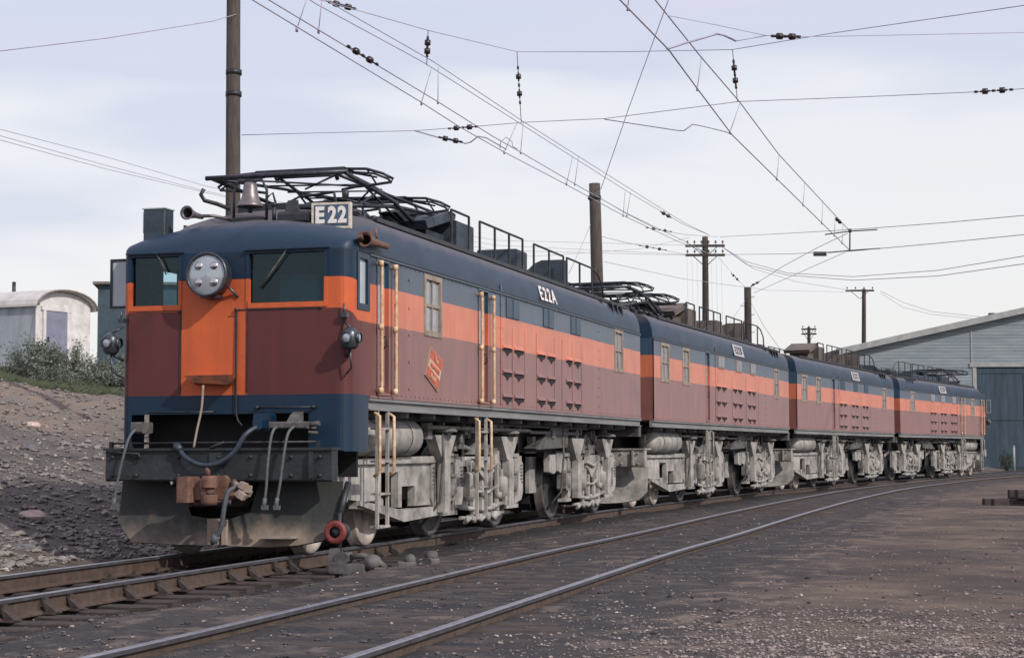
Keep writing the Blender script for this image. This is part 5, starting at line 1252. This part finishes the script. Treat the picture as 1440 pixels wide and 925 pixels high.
pole('utility_pole', 9.34, 85, H1(9.34, 85), 11.5, .20, .14, 'telegraph pole with two crossarms full of insulators, behind the second locomotive unit', M['poled'], 0, lambda P, h, lean: arms([h-.45, h-.9], .95, 6)(P, h, lean))
pole('utility_pole', 23.3, 118, 0, 11.95, .19, .13, 'pole with one crossarm standing in front of the sky just left of the shed roof', M['poled'], .30, lambda P, h, lean: arms([h-.12], .95, 4)(P, h, .3))
pole('utility_pole', 21.87, 130, 0, 10.23, .17, .12, 'small distant pole with a short crossarm above the third locomotive unit', M['poled'], 0, lambda P, h, lean: arms([h-.15, h-.5], .55, 3)(P, h, 0))

# ------------------------------------------------------------------ overhead wires
def ins_string(mb, p, q):
    """two dark insulators strung on a wire between p and q"""
    p, q = Vector(p), Vector(q); d = (q-p); mb.tube([p, q], .008, 5)
    for t in (.28, .72):
        a = p+d*t; u = d.normalized()*.085; mb.tube([a-u, a-u*.55, a-u*.5, a+u*.5, a+u*.55, a+u], [.018,.018,.052,.052,.018,.018], 8)
    for t in (.05, .5, .95): a = p+d*t; u = d.normalized()*.03; mb.tube([a-u, a+u], .024, 6)
def sag(p, q, s, n=14):
    p, q = Vector(p), Vector(q); return [p+(q-p)*(k/n) - Vector((0,0,4*s*(k/n)*(1-k/n))) for k in range(n+1)]
def wire(label, pts, r=.011, ins=(), grp=None, cat='wire', m=None, name='overhead_wire'):
    if pts[0][1] < 6: a_, b_ = Vector(pts[0]), Vector(pts[1]); pts = [tuple(a_+(a_-b_)*1.5)] + list(pts)
    o = part(name, None, lambda mb: mb.tube(pts, r*.85, 5), m or M['wire']); tag(o, label, cat, grp)
    for a, b in ins: part('insulator', None, lambda mb: ins_string(mb, a, b), M['ins'], o)
    return o
def hangers(par, tops, bots, r=.007):
    for a, b in zip(tops, bots): part('hanger', None, lambda mb: (mb.tube([a, b], r, 5), mb.tube([Vector(b)-Vector((0,0,.04)), Vector(b)+Vector((0,0,.04))], .02, 6)), M['wire'], par)
A1 = [(-8.5,4,7.0),(-3.33,22.41,7),(-1.5,29.14,7),(-.92,31.43,7),(-.14,34.09,7),(1.17,38.23,7),(2.76,43.44,7),(4.54,48.67,7),(5.9,52.4,7.02)]
A2 = [(-8.2,4,7.0),(-3.12,22.41,7),(-2.34,25.16,7),(-1.24,29.03,7),(-.34,32.37,7),(.18,34.1,7),(1.38,38.23,7),(2.8,42.98,7),(4.74,48.68,7),(5.9,52.4,7.02)]
B1 = [(-8.9,4,7.75),(-2.76,24.66,7.52),(-1.45,28.8,7.60),(.08,33.98,7.60),(2.81,43.16,7.58),(4.85,49.8,7.6),(5.9,52.4,7.6)]
B2 = [(-8.7,4,7.75),(-2.60,24.66,7.56),(-1.30,28.8,7.62),(.20,33.98,7.60),(2.95,43.16,7.60),(4.92,49.8,7.62),(5.9,52.4,7.6)]
gw = 'overhead line above the locomotives\' track'
w1 = wire('left contact wire of the pair above the locomotives', A1, .011, [((-1.9,27.7,7.0),(-1.62,28.7,7.0))] and [], gw)
w2 = wire('right contact wire of the pair above the locomotives', A2, .011, [((-2.35,25.0,7.0),(-2.0,26.3,7.0))], gw)
w3 = wire('left messenger wire above the locomotives', B1, .009, [((4.0,47.1,7.59),(4.4,48.4,7.6))], gw)
w4 = wire('right messenger wire above the locomotives', B2, .009, (), gw)
for (x_, y_), (x2, y2) in (((-2.95, 24.0), (-2.66, 24.1)), ((-1.5, 29.2), (-1.22, 29.1)), ((-.14, 34.1), (.18, 34.1)), ((1.2, 38.2), (1.38, 38.2)), ((2.76, 43.4), (2.85, 43.4))):
    hangers(w3, [(float(np.interp(y_, [24.66,28.8,33.98,43.16], [-2.76,-1.45,.08,2.81])), y_, 7.58)]*1, [(x_, y_, 7.0)]); hangers(w4, [(float(np.interp(y2, [24.66,28.8,33.98,43.16], [-2.6,-1.3,.2,2.95])), y2, 7.58)], [(x2, y2, 7.0)])
C1 = [(-3.8,5,7.0),(1.41,22.48,7),(2.29,25.33,7),(3.0,28.12,7),(4.08,32.31,7),(5.71,37.66,7),(9.86,51.27,7)]
D1 = [(-3.2,5,7.8),(2.04,24.61,7.55),(3.04,27.99,7.5),(4.17,31.94,7.55),(5.73,37.54,7.52),(9.85,51.16,7.55)]
g2w = 'overhead line above the empty track'
w5 = wire('contact wire above the empty track', C1, .014, [((9.0,48.5,7.0),(9.4,49.8,7.0))] and [], g2w)
w6 = wire('messenger wire above the empty track, ending at the yoke in the sky', D1, .013, [((8.9,48.2,7.54),(9.25,49.3,7.54))], g2w)
for y_ in (22.9, 28.1, 32.0, 37.6, 41.6, 45.0, 47.6, 49.4):
    xd = float(np.interp(y_, [d_[1] for d_ in D1], [d_[0] for d_ in D1])); xc_ = float(np.interp(y_, [d_[1] for d_ in C1], [d_[0] for d_ in C1])); hangers(w6, [(xd, y_, 7.52)], [(xc_, y_, 7.0)])
# yoke that ends the line
yk = part('line_yoke', None, lambda mb: (mb.tube([(9.86,51.27,6.98),(9.86,51.2,7.57)], .022, 6), mb.tube([(9.1,50.6,6.86),(9.9,51.3,7.0),(10.8,51.5,7.08)], .020, 6), mb.tube([(9.0,50.4,7.36),(9.85,51.2,7.55),(10.7,51.4,7.62)], .020, 6), mb.lathe([(0,-.05),(.05,-.05),(.05,.05),(0,.05)], (9.86,51.2,7.57), 'Z', 8)), M['dkiron'])
tag(yk, 'dark iron yoke in the sky where the wires over the empty track end', 'yoke')
def at(x, y, Y):
    """world point seen at photo pixel scale, kept at its own real distance Y"""
    f = 2485.295; p_ = .0690; ro = -.00356; c_, s_ = math.cos(ro), math.sin(ro); dx, dy = x-720, y-462.5
    xi = c_*dx+s_*dy; yi = -s_*dx+c_*dy; v = (xi, f*math.cos(p_)+yi*math.sin(p_), f*math.sin(p_)-yi*math.cos(p_)); t = Y/v[1]
    return (v[0]*t, Y, CAM_H+v[2]*t)

def W(label, P, r=.008, ins=(), cat='wire', grp=None, m=None, name='overhead_wire'):
    Q = [Vector(at(*p)) for p in P]
    if P[-1][0] > 1500 or P[-1][1] < 0: Q.append(Q[-1]+(Q[-1]-Q[-2]).normalized()*30)     # the wires run on to poles outside the picture
    if P[0][0] < -100 or P[0][1] < 0: Q.insert(0, Q[0]+(Q[0]-Q[1]).normalized()*30)
    return wire(label, Q, r, [(at(*a), at(*b)) for a, b in ins], grp, cat, m, name)
s1 = W('upper span wire crossing the sky, carrying two insulator strings on the left', [(380,-22,25),(450,0,27),(602,43,29.4),(727,73,34.3),(880,73,33.5),(1030,70,32.2),(1170,47,30),(1440,8,26),(1600,-14,24)], .009, [((462,3,27.3),(500,13,27.9))])
for a, b in (((602,43,29.4),(600,92,29.4)), ((727,73,34.3),(733,172,34.3)), ((1030,70,32.2),(1037,143,32.2))):
    part('insulator_string', None, lambda mb: (mb.tube([at(*a), at(*b)], .007, 5), ins_string(mb, at(a[0]+(b[0]-a[0])*.2, a[1]+(b[1]-a[1])*.2, a[2]), at(a[0]+(b[0]-a[0])*.75, a[1]+(b[1]-a[1])*.75, a[2]))), M['ins'], s1)
s2 = W('lower span wire running right from the tall pole', [(340,190,36),(450,187,35.4),(585,184,34.9),(680,177,34.6),(740,172,34.3),(850,167,33.6),(1040,143,32.2),(1200,137,31),(1360,130,30),(1440,125,29.5),(1600,116,29)], .009, [((630,181,34.8),(672,178,34.6)),((1370,129.5,29.9),(1425,126,29.6))])
W('curved pull-off arm and its insulators above the nearest locomotive', [(583,184,34.9),(615,193,34.8),(655,202,34.7),(662,200,34.6),(672,192,34.5),(684,194,34.4),(712,210,34.1)], .016, [((617,193,34.8),(650,200,34.7))], 'arm', name='pull_off_arm')
W('small hoop over the pull-off arm above the locomotives', [(703,209,34.1),(704,199,34.1),(712,193,34.1),(720,199,34.1),(721,206,34.1),(728,210,34.1)], .011, (), 'arm', name='pull_off_arm')
W('lower curved pull-off arm holding the contact wire of the empty track', [(850,168,33.6),(955,184,32.8),(962,184,32.7),(974,175,32.6),(990,178,32.5),(1022,186,32.4),(1030,190,32.3)], .012, (), 'arm', name='pull_off_arm')
W('upper curved pull-off arm at the top of the sky over the empty track', [(938,69,25.2),(960,62,25.6),(1008,48,26.2),(1018,50,26.4),(1035,58,26.6)], .020, (), 'arm', name='pull_off_arm')
W('wire with two block insulators leading right from the upper pull-off arm', [(1035,58,26.6),(1080,50,27),(1130,52,27.4),(1240,50,28),(1440,46,30),(1600,44,31)], .008, [((1085,51,27),(1125,52,27.3))])
W('thin wire from the messenger to the insulators at the top of the sky', [(938,22,25),(1010,36,26),(1080,51,27)], .007)
W('straight guy wire running up from the top of the leaning pole', [(845,266,48),(885,150,44),(940,0,38),(955,-40,36)], .011)
W('wire between the tall pole and the left edge of the picture', [(334,20,36),(300,30,34),(150,54,28),(0,72,24),(-150,80,21)], .010, [])
W('topmost of the three wires sloping down to the right at the left edge', [(-150,150,40),(0,182,44),(150,221,52),(290,262,62),(500,306,72),(700,338,80),(963,345,84.8)], .011)
W('middle of the three wires sloping down to the right at the left edge', [(-150,165,40),(0,191,44),(150,233,52),(290,269,62),(500,315,72),(700,345,80),(965,358,84.8)], .011)
W('lowest of the three wires sloping down to the right at the left edge', [(-150,172,40),(0,197,44),(150,238,52),(290,271,62),(500,320,72),(700,352,80),(966,359,84.8)], .011)
W('wire from the leaning pole down to the insulators near the telegraph pole', [(838,275,48),(880,300,52),(925,323,56),(963,330,62),(1010,333,84)], .011, [((908,320,54),(945,326,58))])
W('lower wire from the leaning pole with insulators halfway', [(836,330,48),(880,341,52),(915,348,56),(965,358,84.8)], .011, [((898,345,53),(938,352,58))])
W('wire running right from the telegraph pole to the upper edge of the yoke', [(1013,333,84.8),(1110,328,66),(1212,322,52),(1330,313,48),(1440,303,44),(1600,290,40)], .013)
W('wire running right from the lower crossarm past the yoke', [(1020,358,84.8),(1110,357,66),(1199,353,52),(1330,341,48),(1440,330,44),(1600,312,40)], .013)
W('upper sagging cable right of the telegraph pole', [(1015,347,84.8),(1050,368,80),(1108,384,72),(1200,389,66),(1320,380,58),(1440,360,50),(1600,330,44)], .015)
W('lower sagging cable right of the telegraph pole', [(1015,347,84.8),(1050,372,80),(1108,387,72),(1200,394,66),(1320,388,58),(1440,371,50),(1600,345,44)], .015)
W('wire from the telegraph pole to the pole by the shed', [(1014,346,84.8),(1060,378,95),(1120,396,105),(1198,409,117.8)], .016)
W('wire from the pole by the shed sagging to the shed roof', [(1238,409,117.8),(1270,425,114),(1310,438,110),(1385,446,104.5)], .016)
W('second wire from the pole by the shed sagging to the shed roof', [(1238,412,117.8),(1270,432,114),(1310,442,110),(1370,448,104.5)], .014)
W('guy wire from the yoke down to the stub pole', [(1192,328,51.2),(1150,348,56),(1100,375,62),(1052,406,70)], .012, [((1056,402,69.5),(1068,396,68))])
W('lower guy wire from the yoke down past the stub pole', [(1188,355,51.2),(1120,385,60),(1060,412,70)], .010)
W('wire from the telegraph pole to the left of the stub pole', [(1000,350,84.8),(1030,385,76),(1050,406,70)], .010, [((1028,384,76),(1040,396,73))])
W('left stay of the stub pole', [(1050,420,70),(1025,455,69),(1005,490,68)], .010)
W('right stay of the stub pole', [(1053,420,70),(1075,460,71),(1100,495,72)], .010)
W('left stay of the leaning pole', [(833,310,48),(818,345,47.5),(800,385,47)], .009)
W('thin wire crossing behind the leaning pole towards the telegraph pole', [(560,362,70),(760,360,76),(900,350,80),(970,334,84.8)], .010)
W('faint distant wire over the second locomotive unit', [(850,368,48),(960,392,60),(1080,408,75),(1198,411,117.5)], .010)
for k, q in enumerate((966, 973, 980, 1000, 1007, 1014)):
    W('one of the thin drop wires hanging below the telegraph pole', [(q,362,84.8),(q+1,400,84.6),(q+2,450,84.4)], .006, grp='drop wires below the telegraph pole')
bx = part('signal_box', None, lambda mb: (mb.bev((-.22,-.06,-.075), (.22,.06,.075), .02, 0),), M['ins']); bx.location = at(1153,357,60); tag(bx, 'small dark block hanging in the sky left of the yoke', 'block')

# ------------------------------------------------------------------ huts on the bank
def brel(px, py, Y): return Vector(at(px, py, Y))
M['hutwall'] = clapboard('blue_grey_boards', (.34, .41, .47), (.44, .50, .54), False); M['hutend'] = mat('white_weathered_boards', (.62, .62, .62), .8, var=.25, scale=3)
M['hutdoor'] = mat('grey_blue_door', (.20, .22, .30), .7, var=.2, scale=3); M['hutroof'] = mat('silver_painted_roof', (.55, .55, .53), .5, var=.2, scale=2); M['hutedge'] = mat('brown_roof_edge', (.20, .18, .16), .8, var=.3, scale=3)
hx_, hy_ = -14.86, 55.0; hz = 3.80
hut = empty('hut', (hx_, hy_, hz), R(64)); tag(hut, 'pale hut with arched roof and grey door, the left of the two behind the bank', 'hut')
# local x along the end wall (2.6 m), local y along the side, away
Wd, Ln, He = 2.60, 9.0, 2.02
ar = [(Wd/2 - (Wd/2+.12)*math.cos(math.pi*k/12), He-.06 + .55*math.sin(math.pi*k/12)) for k in range(13)]
part('wall', None, lambda mb: (mb.box((-.0,0.05,-.6), (.06,Ln,He)), mb.box((Wd-.06,.05,-.6), (Wd,Ln,He)), mb.box((0,Ln,-.6), (Wd,Ln+.05,He))), M['hutwall'], hut)
def hend(mb):
    pts = [(0,-.6),(Wd,-.6),(Wd,He)]+[(min(Wd,max(0,a)), b-.02) for a, b in ar[::-1]]+[(0,He)]
    vs = [(a,0,b) for a, b in pts]+[(a,.05,b) for a, b in pts]; n = len(pts); mb.add(vs, [list(range(n)), list(range(2*n-1,n-1,-1))]+[[k,(k+1)%n,n+(k+1)%n,n+k] for k in range(n)])
part('wall', None, hend, M['hutend'], hut)
def hroof(mb):
    n = len(ar); vs = []
    for y_ in (-.18, Ln+.2):
        for a, b in ar: vs.append((a, y_, b))
        for a, b in ar: vs.append((a, y_, b+.07))
    f = []
    for k in range(n-1): f += [[k,k+1,2*n+k+1,2*n+k],[n+k,3*n+k,3*n+k+1,n+k+1],[k,n+k,n+k+1,k+1],[2*n+k,2*n+k+1,3*n+k+1,3*n+k]]
    f += [[0,2*n,3*n,n],[n-1,2*n-1,4*n-1,3*n-1]]; mb.add(vs, f, False)
rf = part('roof', None, hroof, M['hutroof'], hut)
part('flue', None, lambda mb: mb.tube([(1.9,2.6,2.3),(1.9,2.6,3.0)], .06, 8), M['dkiron'], rf)
part('roof_edge', None, lambda mb: mb.tube([(a, -.20, b+.03) for a, b in ar], .035, 6), M['hutedge'], rf)
hd_ = part('door', None, lambda mb: mb.box((.42,-.04,.0), (1.42,-.005,1.86)), M['hutdoor'], hut)
part('handle', None, lambda mb: mb.cb((.52,-.06,.95), (.04,.05,.16)), M['dkiron'], hd_)
part('door_frame', None, lambda mb: (mb.box((.30,-.06,-.2), (.418,-.01,1.98)), mb.box((1.422,-.06,-.2), (1.54,-.01,1.98)), mb.box((.22,-.065,1.862), (1.62,-.012,1.99))), M['hutend'], hut)
part('window', None, lambda mb: mb.box((-.025,2.3,.35), (-.005,2.9,1.6)), M['hutdoor'], hut); part('corner_board', None, lambda mb: mb.box((-.03,-.03,-.6), (.12,-.006,1.98)), M['hutend'], hut)
h2 = empty('hut', (-14.0, 61.5, 4.0), R(8)); tag(h2, 'dark blue flat-roofed hut half hidden behind the nose of the nearest locomotive', 'hut')
part('wall', None, lambda mb: mb.box((-.45,0,-.6), (2.6,5,3.05)), M['hut2'] if 'hut2' in M else mat('dark_blue_boards', (.045, .075, .10), .8, var=.3, scale=3), h2)
part('roof', None, lambda mb: (mb.prism([(-.2,3.052),(-.2,3.14),(2.5,3.32),(5.2,3.14),(5.2,3.052)], -.62, 2.8),), M['hutedge'], h2)
part('window', None, lambda mb: mb.box((.55,-.03,1.2), (1.3,-.002,2.2)), M['pane'], h2)

# ------------------------------------------------------------------ plants on the bank
def leafmat(name, a, b):
    m = mat(name, a, .8, scale=1.6, col2=b); return m
M['sage'] = leafmat('grey_green_leaves', (.24, .28, .23), (.09, .13, .10)); M['sage2'] = leafmat('pale_sage_leaves', (.24, .27, .23), (.13, .165, .13)); M['grass'] = leafmat('young_grass', (.085, .11, .06), (.05, .065, .04)); M['stem'] = mat('dry_stem', (.12, .10, .075), .9)
def bush(x, y, w, h, label, m, seed, grp='bushes on top of the bank', nm='bush', n=900):
    rs = random.Random(seed); B_ = empty(nm, (x, y, H1(x, y)-.05)); tag(B_, label, nm, grp)
    twigs = []; tips = []
    for k in range(22):
        a = rs.random()*6.28; d_ = w*(.15+.85*rs.random()**.7); hh = h*(.45+.6*rs.random())*(1-.45*(d_/w)**2); tips.append(Vector((math.cos(a)*d_, math.sin(a)*d_*.9, hh)))
    def st(mb):
        for t in tips: mb.tube([(rs.uniform(-.04,.04), rs.uniform(-.04,.04), 0), tuple(t*.5+Vector((rs.uniform(-.06,.06),0,.08*h))), tuple(t)], [.018,.011,.004], 4)
    part('stems', None, st, M['stem'], B_)
    def lv(mb):
        for k in range(n):
            t = tips[rs.randrange(len(tips))]; q = rs.random()**.5; c_ = t*(.35+.68*q)+Vector((rs.gauss(0,.11*w), rs.gauss(0,.11*w), rs.gauss(0,.09*h))); c_.z = max(.02, c_.z)
            s = rs.uniform(.018,.045)*(1 if w < .8 else 1.3); ax = Vector((rs.gauss(0,1), rs.gauss(0,1), rs.gauss(0,1)+.5)).normalized(); o = ax.cross(Vector((rs.random(), rs.random(), .3))).normalized()
            mb.add([c_-o*s*.45, c_+ax*s-o*s*.2, c_+ax*s*1.6, c_+o*s*.45], [(0,1,2,3)])
    part('leaves', None, lv, m, B_)
    return B_
spots = [(-12.9,47.5,.75,.85,'s','round grey-green bush at the left edge of the bank top'),(-12.1,46.6,.55,.55,'p','low pale sage bush in front of the arched hut, second from the left edge'),(-12.6,50.4,.6,.8,'s','bush against the side wall of the arched hut'),(-11.6,49.6,.5,.6,'p','pale bush below the corner of the arched hut'),
 (-11.0,47.8,.75,.55,'p','broad low sage bush below the grey hut door'),(-10.4,48.8,.7,.75,'p','pale sage bush right of the hut door'),(-10.9,51.5,.5,1.05,'s','thin upright shrub in front of the right end of the arched hut'),(-9.8,47.2,.6,.5,'p','low sage bush next to the nose of the nearest locomotive'),
 (-9.6,49.9,.75,.85,'s','dark grey-green bush in front of the dark blue hut'),(-13.6,51.2,.9,.9,'s','bush beside the side wall of the arched hut at the left edge'),(-8.8,48.5,.7,.6,'s','bush half hidden behind the nose of the nearest locomotive')]
for k, (x_, y_, w_, h_, t_, lb) in enumerate(spots): bush(x_, y_, w_*1.25, h_*1.35, lb, M['sage' if t_ == 's' else 'sage2'], 50+k, n=3200)
def grassmesh():
    rs = np.random.RandomState(3); n = 26000; Y = 43.5+9.5*rs.rand(n); X = Y*(-.30+.125*rs.rand(n)); d, _ = sdist(T1c, X, Y); k = (-d > 13.2 + 1.2*vnoise(X, Y, .6, 4)) ; X, Y = X[k], Y[k]; Z = height(X, Y); V = []; Fs = []
    for x_, y_, z_ in zip(X, Y, Z):
        h_ = .06+.15*rs.rand(); a = rs.rand()*6.28; l_ = .12*rs.randn(); w_ = .012; b = len(V); V += [(x_-w_*math.cos(a), y_-w_*math.sin(a), z_-.02), (x_+w_*math.cos(a), y_+w_*math.sin(a), z_-.02), (x_+l_*.5+w_*.6*math.cos(a), y_+l_*.3, z_+h_*.6), (x_+l_, y_+l_*.5, z_+h_)]; Fs += [(b,b+1,b+2,b+3)]
    me = bpy.data.meshes.new('grass'); me.from_pydata(V, [], Fs); me.update(); return me
g = put('grass', grassmesh(), M['grass']); tag(g, 'young green grass along the top of the bank', 'grass', kind='stuff')
# a weed by the shed door
bush(26.9, 96.5, .55, 1.3, 'dark bush growing by the big blue shed doors', leafmat('dark_leaves', (.035, .07, .04), (.02, .035, .022)), 99, None, n=1200)
pl_ = part('post', None, lambda mb: (mb.tube([(0,0,-.2),(0,0,1.3)], .06, 8), mb.lathe([(0,1.3),(.07,1.3),(.05,1.36),(0,1.38)], (0,0,0), 'Z', 8)), M['shedtrim']); pl_.location = (26.95, 95.2, H1(26.95, 95.2)); tag(pl_, 'short pale post at the right edge in front of the shed doors', 'post')

# ------------------------------------------------------------------ small things on the ground
rock(-6.55, 24.2, .17, 'flat pinkish rock lying halfway up the bank at the left', M['pinkrock'], 3)
for k, (px, py) in enumerate(((8,590),(40,640),(140,705),(50,780),(88,677),(120,655))):
    pass
rock(-4.95, 18.4, .075, 'small pale rock at the foot of the bank by the left rail', M['pinkrock'], 5)
rock(-5.9, 21.5, .12, 'dark grey rock low on the bank left of the buffer beam', M['greyrock'], 8)
rock(-8.6, 31.5, .16, 'grey rock near the top of the bank', M['greyrock'], 11)
rock(-9.9, 36.5, .15, 'pinkish rock near the crest of the bank', M['pinkrock'], 14)
# switch stand with its red target
sw = empty('switch_stand', (-1.83, 20.1, -.11), R(-16)); tag(sw, 'low iron switch stand with a round red target beside the front wheels', 'switch stand')
def swb(mb):
    mb.bev((-.22,-.13,-.06), (.20,.13,.05), .02, 1); mb.bev((-.16,-.10,.05), (.0,.10,.17), .03, 1); mb.prism([(-.10,.05),(.10,.05),(.05,.22),(-.05,.22)], -.24, -.12)
    mb.lathe([(0,-.10),(.075,-.09),(.09,0),(.075,.09),(0,.10)], (.26, .0, .07), 'Y', 12); mb.tube([(.0,0,.12),(.15,-.02,.14),(.28,.02,.10),(.40,.05,.0)], .035, 7); mb.bev((.30,-.06,-.05), (.55,.06,.01), .015, 0)
part('base', None, swb, M['greyd'], sw)
part('spindle', None, lambda mb: mb.tube([(-.14,0,.15),(-.14,0,.62)], .03, 8), M['dkiron'], sw)
tg = part('target', None, lambda mb: mb.lathe([(.065,-.095),(.10,-.108),(.128,-.10),(.134,-.08),(.128,-.05),(.06,-.03)], (-.16, 0, .40), 'Y', 26), M['red'], sw)
part('target_hub', None, lambda mb: mb.lathe([(0,-.075),(.06,-.07),(.065,0),(.10,.06),(.10,.14),(.05,.18),(0,.18)], (-.16, 0, .40), 'Y', 18), M['dkiron'], sw)
part('throw_lever', None, lambda mb: mb.tube([(-.16,.05,.55),(-.14,.12,.75),(-.13,.25,.95)], .04, 8), M['dkiron'], sw)
for k, (x_, y_) in enumerate(((-1.2, 20.2), (-.95, 20.5))):
    cs_ = part('casting', None, lambda mb: (mb.bev((-.10,-.07,-.03), (.10,.07,.06), .025, 0), mb.lathe([(0,-.06),(.07,-.05),(.07,.05),(0,.06)], (.03,0,.07), 'Y', 10)), M['greyd'], None, (x_, y_, H1(x_, y_)), (0,0,k*1.1)); tag(cs_, ('old iron casting lying right of the switch stand', 'iron casting farthest right of the switch stand')[k], 'casting')
# stack of old sleepers at the right edge
tp = [(10.95, 40.9, 0, 3.2, 0), (11.0, 40.3, 0, 3.0, .05), (11.45, 40.6, .21, 2.5, -.06), (11.5, 40.15, .21, 2.4, .03)]
for k, (x_, y_, z_, ln, rz) in enumerate(tp):
    o = part('timber', None, lambda mb: mb.bev((0,-.13,0), (ln,.13,.20), .02, 0), M['tie'], None, (x_-.1, y_, z_-.13+.0), (0, 0, rz-.02))
    tag(o, ('rear bottom timber of the pile at the right edge','front bottom timber of the pile at the right edge','rear top timber of the pile at the right edge','front top timber of the pile at the right edge')[k], 'timber', 'old timbers piled at the right edge')
